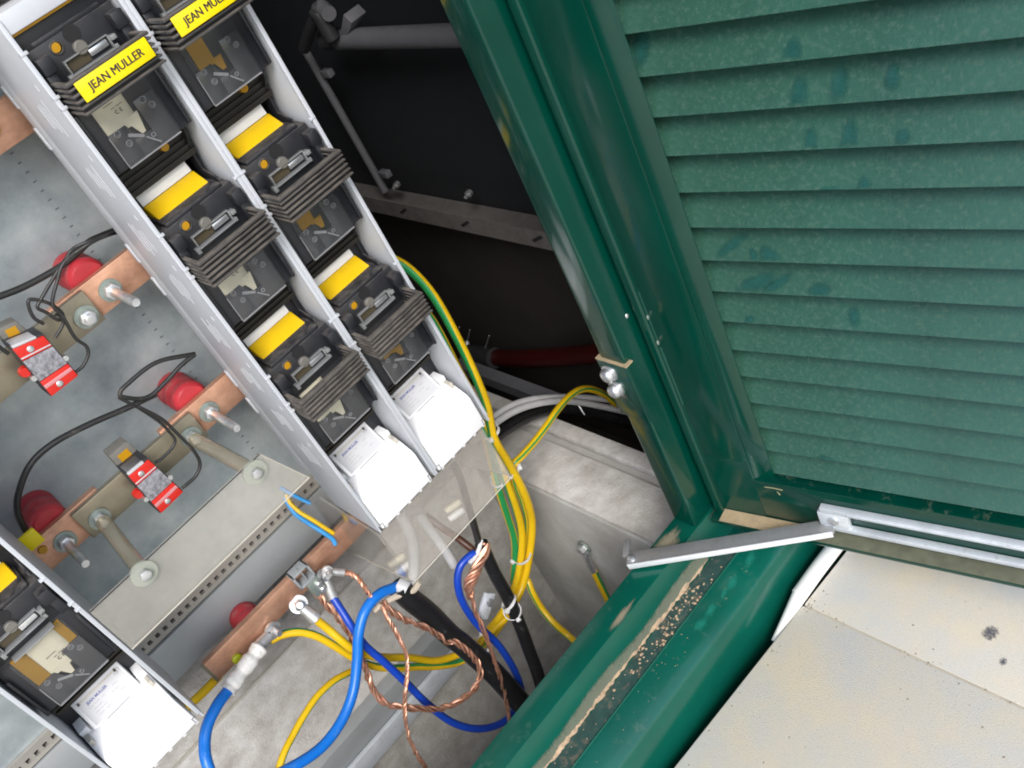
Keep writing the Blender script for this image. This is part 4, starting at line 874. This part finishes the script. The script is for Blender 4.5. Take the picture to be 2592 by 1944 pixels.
# bare copper concentric strands
RG = 'bare copper strands'
def rope(pts, r, label, strands=5, pitch=.03, sr=None):
    o = MB().rope(pts, r, strands, pitch, sr).build('copper_strand', M['copperwire'], None, org=pts[0], smooth=True)
    return tag(o, label, 'copper strand', RG)
rope(path('a2', [(1640, 330, .09), (1730, 420, .085), (1850, 490, .08), (2000, 540, .075), (2150, 640, .07)], .08) + path('a4', [(500, 660, .06), (620, 760, .05), (680, 880, .045), (650, 1000, .04), (540, 1110, .04), (380, 1180, .045), (180, 1185, .05), (20, 1165, .06)], .05) + path('a2', [(1650, 1130, .07), (1560, 1030, .085), (1510, 890, .095), (1450, 720, .11), (1370, 580, .125), (1270, 440, .13), (1180, 340, .135), (1100, 250, .14)], .09), .0049, 'thick twisted copper strand curling from the tan sheath back to the clamp', 5, .045, .36)
rope(path('a2', [(1630, 370, .09), (1690, 480, .08), (1770, 620, .07), (1830, 760, .06), (1835, 900, .055), (1820, 1060, .05), (1815, 1200, .045), (1840, 1380, .04), (1900, 1530, .035), (2000, 1680, .03), (2150, 1850, .03)], .05), .0032, 'thin copper strand hanging straight down past the light blue cable', 5, .026, .38)
rope(path('w', [(1830, 1120, .064), (1800, 1230, .062), (1740, 1360, .06), (1680, 1500, .058), (1700, 1600, .056)], .06) + path('a4', [(610, 290, .052), (640, 400, .05), (700, 540, .045), (770, 720, .04), (830, 900, .035), (880, 1080, .03), (910, 1260, .025), (940, 1420, .02)], .04), lambda t: .0085 if t < .22 else .0085 - (t - .22) / .2 * .0047 if t < .42 else .0038, 'copper strand spreading from the thinner black cable down to the sill', 9, .07, .28)
rope(path('a2', [(1325, 95, YN - .02), (1400, 110, .12), (1450, 150, .11), (1490, 210, .1), (1530, 270, .095), (1560, 330, .093)], .1), .0034, 'short copper strand from a small lug behind the light blue cable', 4, .02)
# earth cables
pe(path('a6', [(150, 520, .12), (250, 565, .11), (350, 620, .10), (450, 710, .09), (540, 820, .08), (620, 950, .07), (700, 1100, .06), (780, 1260, .055), (860, 1440, .05), (920, 1600, .05)], .07) + path('a3', [(790, 500, .05), (900, 690, .055), (1000, 870, .06), (1065, 1030, .07), (1095, 1180, .08), (1080, 1400, .085), (1030, 1650, .09)], .07) + path('a4', [(960, 330, .09), (900, 440, .1), (800, 540, .11), (700, 640, .12), (560, 760, .13)], .1), .0062, 'outer earth cable bowing out beside the right fuse strip', (10, 11, 0))
pe(path('a6', [(230, 640, .14), (340, 770, .12), (440, 880, .1), (540, 1010, .085), (640, 1190, .075), (730, 1370, .07), (820, 1530, .065)], .09) + path('a3', [(640, 280, .062), (740, 470, .06), (830, 680, .065), (890, 850, .07), (960, 1040, .08), (1010, 1230, .088), (1010, 1420, .09), (970, 1650, .095)], .07) + path('a4', [(880, 380, .1), (780, 520, .115), (680, 640, .125)], .1), .0062, 'inner earth cable hugging the right fuse strip', (9, 10), 5)
pe(path('a3', [(690, 400, .075), (740, 560, .08), (790, 760, .085), (840, 950, .09), (900, 1130, .095), (950, 1290, .098), (960, 1450, .1), (950, 1650, .105)], .09) + path('a4', [(1000, 60, .1), (980, 180, .1), (930, 310, .105)], .1), .006, 'earth cable at the left of the tied bundle', (9, 10, 11), 3)
pe(path('a3', [(1760, 230, .16), (1690, 165, .14), (1600, 118, .12), (1500, 110, .105), (1400, 165, .095), (1300, 275, .085), (1200, 420, .075), (1100, 550, .07), (1010, 650, .066), (950, 720, .066), (960, 850, .07), (1020, 1000, .08), (1060, 1180, .092), (1045, 1400, .098), (1030, 1620, .1)], .08) + path('a4', [(1060, 160, .09), (1100, 260, .08), (1170, 380, .07), (1270, 500, .05), (1390, 605, .03), (1500, 700, .0)], .06), .0056, 'earth cable branching over the concrete ledge towards the jamb', (7,), 3)
pe(path('a2', [(1110, 475, YN - .02), (1200, 545, .125), (1310, 640, .115), (1420, 720, .11), (1560, 765, .115), (1700, 775, .12), (1850, 775, .13), (2050, 800, .14)], .12) + path('a4', [(480, 760, .145), (620, 680, .14), (740, 570, .125), (830, 470, .115)], .14), .0058, 'earth cable from the upper ring lug crossing behind the blue cables', (1, 2, 3, 4), 2)
pe(path('a2', [(740, 640, .15), (830, 595, .148), (960, 572, .142), (1100, 600, .135), (1250, 680, .128), (1400, 775, .122), (1550, 840, .122), (1720, 860, .125), (1900, 850, .13), (2080, 845, .14)], .13) + path('a4', [(520, 810, .15), (660, 720, .145), (780, 600, .13), (870, 480, .118)], .14), .0056, 'earth cable arching from the lug with taped blue cable', (11, 0, 1), 1.5)
pe(path('a2', [(1450, 850, .12), (1370, 895, .11), (1250, 960, .1), (1120, 1080, .09), (1010, 1240, .08), (920, 1400, .07), (850, 1540, .06), (800, 1700, .05), (760, 1900, .04)], .08), .0047, 'lone earth cable curving down over the concrete wall', (6, 7), 1)
pe(path('a2', [(330, 920, .17), (270, 985, .165), (190, 1065, .16), (110, 1140, .155), (20, 1230, .15)], .16), .0058, 'stub of earth cable next to the separate fuse strip', (10,), 0)
le = Q('a3', 1520, 1370, x=.262)
tl_ = thing('wall_earth_lug', le, 'ring lug bolted to the pit side wall under the jamb', 'cable lug')
MB().lathe(le, le + Vector((-.004, 0, 0)), [(0, .0125), (1, .0125), (1, .005)], 20).build('ring', M['zincdull'], tl_, smooth=True)
MB().lathe(le + Vector((-.004, 0, 0)), le + Vector((-.013, 0, 0)), [(0, .0085), (.9, .0085), (1, .006)], 6).build('nut', M['zinc'], tl_)
le2 = Q('a3', 1600, 1590, x=.252)
MB().tube([le + Vector((-.003, -.004, -.006)), le.lerp(le2, .4) + Vector((-.004, 0, 0)), le2], .0052, 12).build('barrel', M['zinc'], tl_, smooth=True)
le3 = Q('a4', 1700, 310, x=.245)
pe([le2.lerp(le, .1), le2, le2.lerp(le3, .5), le3, le3 + (le3 - le2) * 1.2], .0058, 'short earth cable on the pit side wall below its lug', (7, 8, 9, 10), 0)
TWG = 'thin blue and yellow wires'
cable('thin_wire', path('a1', [(500, 420, .17), (620, 490, .16), (690, 525, .155), (745, 550, .15)], .16), .0026, M['lightblue'], 'short light blue wire above the blue and yellow pair', 'wire', 8)
cable('thin_wire', path('a1', [(540, 500, .18), (570, 560, .175), (630, 640, .168), (740, 715, .16), (850, 785, .15), (920, 835, .146), (945, 880, .144)], .16), .0031, M['lightblue'], 'light blue wire running down to the copper earth bar', 'wire', 8)
cable('thin_wire', path('a1', [(550, 480, .178), (585, 550, .172), (660, 620, .164), (760, 680, .156), (860, 745, .15), (930, 790, .147)], .16), .0028, PE, 'yellow wire beside the light blue one under the cover strip', 'wire', 8, (2,), 0)
# grey and black cables arching over the ledge
GG = 'grey cables over the ledge'
cable('grey_cable', path('a3', [(560, 480, .16), (760, 350, .16), (900, 255, .165), (1080, 195, .17), (1300, 175, .175), (1520, 178, .18), (1760, 205, .185), (2050, 260, .19)], .17), .0052, M['greycable'], 'upper grey cable arching behind the earth cables', 'cable', 10, group=GG)
cable('grey_cable', path('a3', [(600, 540, .15), (790, 390, .15), (930, 300, .155), (1100, 235, .16), (1300, 205, .165), (1500, 220, .17), (1750, 270, .175), (2050, 340, .18)], .17), .0056, M['greycable'], 'lower grey cable arching behind the earth cables', 'cable', 10, group=GG)
cable('black_cable', path('a3', [(700, 560, .19), (850, 440, .19), (1000, 350, .195), (1150, 285, .2), (1350, 250, .2), (1600, 290, .2), (1900, 380, .2)], .2), .0125, M['sheath'], 'thick black cable under the two grey cables on the ledge', 'power cable', 12)
# cable ties
TG = 'white cable ties'
def tie(c, axis, r, label, w=.0022, head=(1, 0, 0)):
    c = Vector(c); ax = Vector(axis).normalized(); u = ax.orthogonal().normalized(); v = ax.cross(u); n = 18
    mb = MB(); vs = []
    for k in range(n):
        d = u * math.cos(2 * math.pi * k / n) + v * math.sin(2 * math.pi * k / n)
        for rr, aa in ((r, -w), (r, w), (r + .0013, w), (r + .0013, -w)): vs.append(c + d * rr + ax * aa)
    mb.add(vs, [(k * 4 + j, k * 4 + (j + 1) % 4, ((k + 1) % n) * 4 + (j + 1) % 4, ((k + 1) % n) * 4 + j) for k in range(n) for j in range(4)])
    hd = Vector(head).normalized(); hd = (hd - ax * hd.dot(ax)).normalized()
    o = mb.build('cable_tie', M['tie'], None, org=c, smooth=True)
    MB().obox(c + hd * (r + .003), hd * .0028, ax * .0032, ax.cross(hd) * .0032).build('tie_head', M['tie'], o, bevel=.0006)
    return tag(o, label, 'cable tie', TG)
VU = Vector((.15, 0, -1))
tie(Q('a3', 765, 450, y=.058), VU, .012, 'upper cable tie on the earth bundle by the strip corner', head=(-1, -1, 0))
tie(Q('a3', 930, 765, y=.066), VU, .011, 'cable tie where the branching earth cable joins the bundle', head=(1, -.8, 0))
tie(Q('a3', 830, 840, y=.085), VU, .011, 'cable tie seen through the clear shroud corner', .0015, head=(0, 1, 0))
tie(Q('a3', 1015, 1440, y=.092), VU, .0145, 'lowest cable tie round the earth bundle', .0018, head=(-1, .5, 0))
dk = Vector((.1, -.1, -1))
tie(Q('a4', 910, 330, y=.05), (.3, -.4, -1), .0128, 'upper cable tie on the thinner black cable', head=(-1, -.6, 0))
tie(Q('a4', 940, 400, y=.047), (.5, .4, -1), .0132, 'lower cable tie on the thinner black cable', head=(-.4, -1, -.3))
tie(Q('a4', 690, 690, y=.075), (.5, -.2, -1), .0172, 'thin tie round the thickest black cable', .001, head=(1, .5, 0))
tie(Q('a3', 1480, 260, y=.176), (1, -.5, .1), .0135, 'grey tie hanging off the two grey cables', .001, head=(0, 1, 0))
# saddle clamp fixing the thinner cable
sc_ = Q('a4', 740, 370, y=.055)
scl = thing('saddle_clamp', sc_, 'small steel saddle clamp with bolt beside the cable ties', 'clamp')
MB().obox(sc_ + Vector((0, .004, 0)), (.016, 0, .012), (0, .003, 0), (-.006, 0, .008)).build('plate', M['alu'], scl, bevel=.001)
hexnut(MB(), sc_ + Vector((.005, 0, .006)), .006, .007).build('nut', M['zinc'], scl, bevel=.0006)
# aluminium support rail along the back wall
za1 = Q('a2', 1060, 1659, y=.272).z; za2 = Q('a2', 1290, 1659, y=.262).z
xe = Q('a2', 2190, 690, y=.265).x
ra = MB(); zc1 = Q('a2', 1480, 1200, y=.275).z
al_ = thing('support_rail', (-.3, .27, zc1), 'aluminium angle rail for cable clamps along the concrete wall', 'rail')
MB().box(-1.1, xe, .262, .2885, zc1 - .048, zc1).build('upper_flange', M['flange'], al_, bevel=.001)
MB().box(-1.1, xe + .012, .252, .2615, zc1 - .085, zc1 - .047).build('lower_flange', M['alu'], al_, bevel=.001)
# pale bar that paints a bright line along the back wall's top edge
MB().box(-1.2, .0, .2885, .2912, .0205, .0235).build('edge_highlight', M['shroudedge'], pl)

# ------------------------------------------------------------------ dim things in the side bay
pg = thing('wall_conduit', P(900, 100, x=.5), 'grey plastic conduit with angle bracket on the dark side wall', 'conduit')
pa_ = Q('a5', 500, 315, x=.5); pb_ = Q('a5', 1700, 272, x=.5)
MB().cyl(pa_, pb_, .0155, 18).build('pipe', M['pipe'], pg, smooth=True)
MB().cyl(pa_ + Vector((0, .035, .0)), pa_ + Vector((0, -.002, 0)), .017, 16).build('black_sleeve', M['blackbox'], pg, smooth=True)
q_ = Q('a5', 620, 190, x=.51); MB().prism([(q_.y - .03, q_.z + .012), (q_.y + .03, q_.z - .03), (q_.y + .034, q_.z - .02), (q_.y - .02, q_.z + .025)], 'x', .49, .52).build('bracket', M['pipe'], pg, bevel=.001)
vp = thing('bracket_post', Q('a5', 880, 1560, x=.505), 'slim upright grey rod with two brackets in the dark side bay', 'rod')
a_ = Q('a5', 230, 400, x=.505); b_ = Q('a5', 870, 1530, x=.505)
MB().cyl(b_, a_, .0068, 12).build('rod', M['pipe'], vp, smooth=True)
for x, y in ((390, 600), (850, 1400)):
    q_ = Q('a5', x, y, x=.505); MB().obox(q_ + Vector((0, -.010, .004)), (.006, 0, 0), (0, .012, 0), (0, 0, .006)).build('bracket', M['pipe'], vp, bevel=.001)
cable('hose', [Q('a5', x, y, x=.48) for x, y in ((330, 60), (300, 160), (260, 260), (220, 390))], .009, M['blackbox'], 'black hose end bent over the slim rod top', 'hose')
cable('hose', [Q('a5', x, y, x=.48) for x, y in ((300, 70), (350, 130), (400, 220), (450, 310))], .012, M['blackbox'], 'second black hose end leading to the conduit', 'hose')
MB_ = MB().lathe(Q('a5', 420, 110, x=.48), Q('a5', 360, 60, x=.49), [(0, .011), (1, .012)], 14); tag(MB_.build('hose_clip', M['pipe'], smooth=True), 'grey ring clip on the bent black hose', 'clip')
ty = thing('cable_tray', Q('a6', 700, 250, x=.5), 'pale slotted cable tray on the dark side wall', 'cable tray')
ta, tb_ = Q('a6', 150, 90, x=.5), Q('a6', 1500, 430, x=.5); zt_ = (ta.z + tb_.z) / 2
MB().box(.49, .548, tb_.y - .05, ta.y + .4, zt_ - .028, zt_ - .024).build('tray_floor', M['tray'], ty)
MB().box(.486, .49, tb_.y - .05, ta.y + .4, zt_ - .028, zt_ + .005).build('tray_side', M['tray'], ty)
for k in range(6):
    y_ = Q('a6', 1215, 300, x=.486).y + k * .17 * (1 if True else 1)
    MB().obox((.4855, y_, zt_ - .010), (.0006, 0, 0), (0, .012, -.006), (0, .002, .002)).build('tray_slot', M['dark'], ty)
for i, (x, y) in enumerate(((295, 40), (800, 100))):
    q_ = Q('a6', x, y, x=.52); tag(MB().lathe(q_, q_ + Vector((-.014, -.004, 0)), [(0, .006), (.5, .006), (.55, .0035), (1, .003)], 12).build('fixing_screw', M['zinc'], smooth=True), ('bright screw head beside the foot of the slim rod', 'dull screw head above the cable tray middle')[i], 'screw')
for i, (x, y, x2, y2) in enumerate(((725, 1045, 715, 1090), (800, 1065, 780, 1155), (935, 1105, 900, 1215))):
    a_ = Q('a6', x, y, x=.5); b_ = Q('a6', x2, y2, x=.5)
    o = MB().cyl(a_, b_, .0014, 8).build('long_screw', M['zinc'], None, org=a_, smooth=True); tag(o, ('long screw half hidden by the earth cables', 'middle long screw over the red conduit', 'long screw nearest the jamb over the red conduit')[i], 'screw', 'long screws in the side bay')
    MB().cyl(b_, b_ + (b_ - a_).normalized() * .006, .005, 10).build('screw_head', M['zinc'], o, smooth=True)
cable('red_conduit', [Q('a6', x, y, x=.5) for x, y in ((900, 1250), (1100, 1265), (1400, 1255), (1700, 1225), (2000, 1190))], .017, M['redpipe'], 'red conduit lying in the dark side bay', 'conduit', 14)
cable('black_coupling', [Q('a6', x, y, x=.495) for x, y in ((790, 1235), (880, 1250), (975, 1262))], .021, M['blackbox'], 'black coupling at the end of the red conduit', 'coupling', 14)
ga, gb = Q('a6', 850, 1360, x=.45), Q('a6', 1300, 1530, x=.45)
sbm = MB().obox((ga + gb) / 2, (gb - ga) / 2 * 1.6, Vector((.012, 0, 0)), Vector((0, 0, .012))).build('floor_profile', M['pipe']); tag(sbm, 'grey steel profile in the dark gap above the grey cables', 'profile')

# mounting profile above the strips
mp_ = MB().box(-1.2, .21, .03, .12, .967, 1.0).build('top_profile', M['cream'], None, bevel=.002); tag(mp_, 'cream mounting profile across the tops of the fuse strips', 'profile')
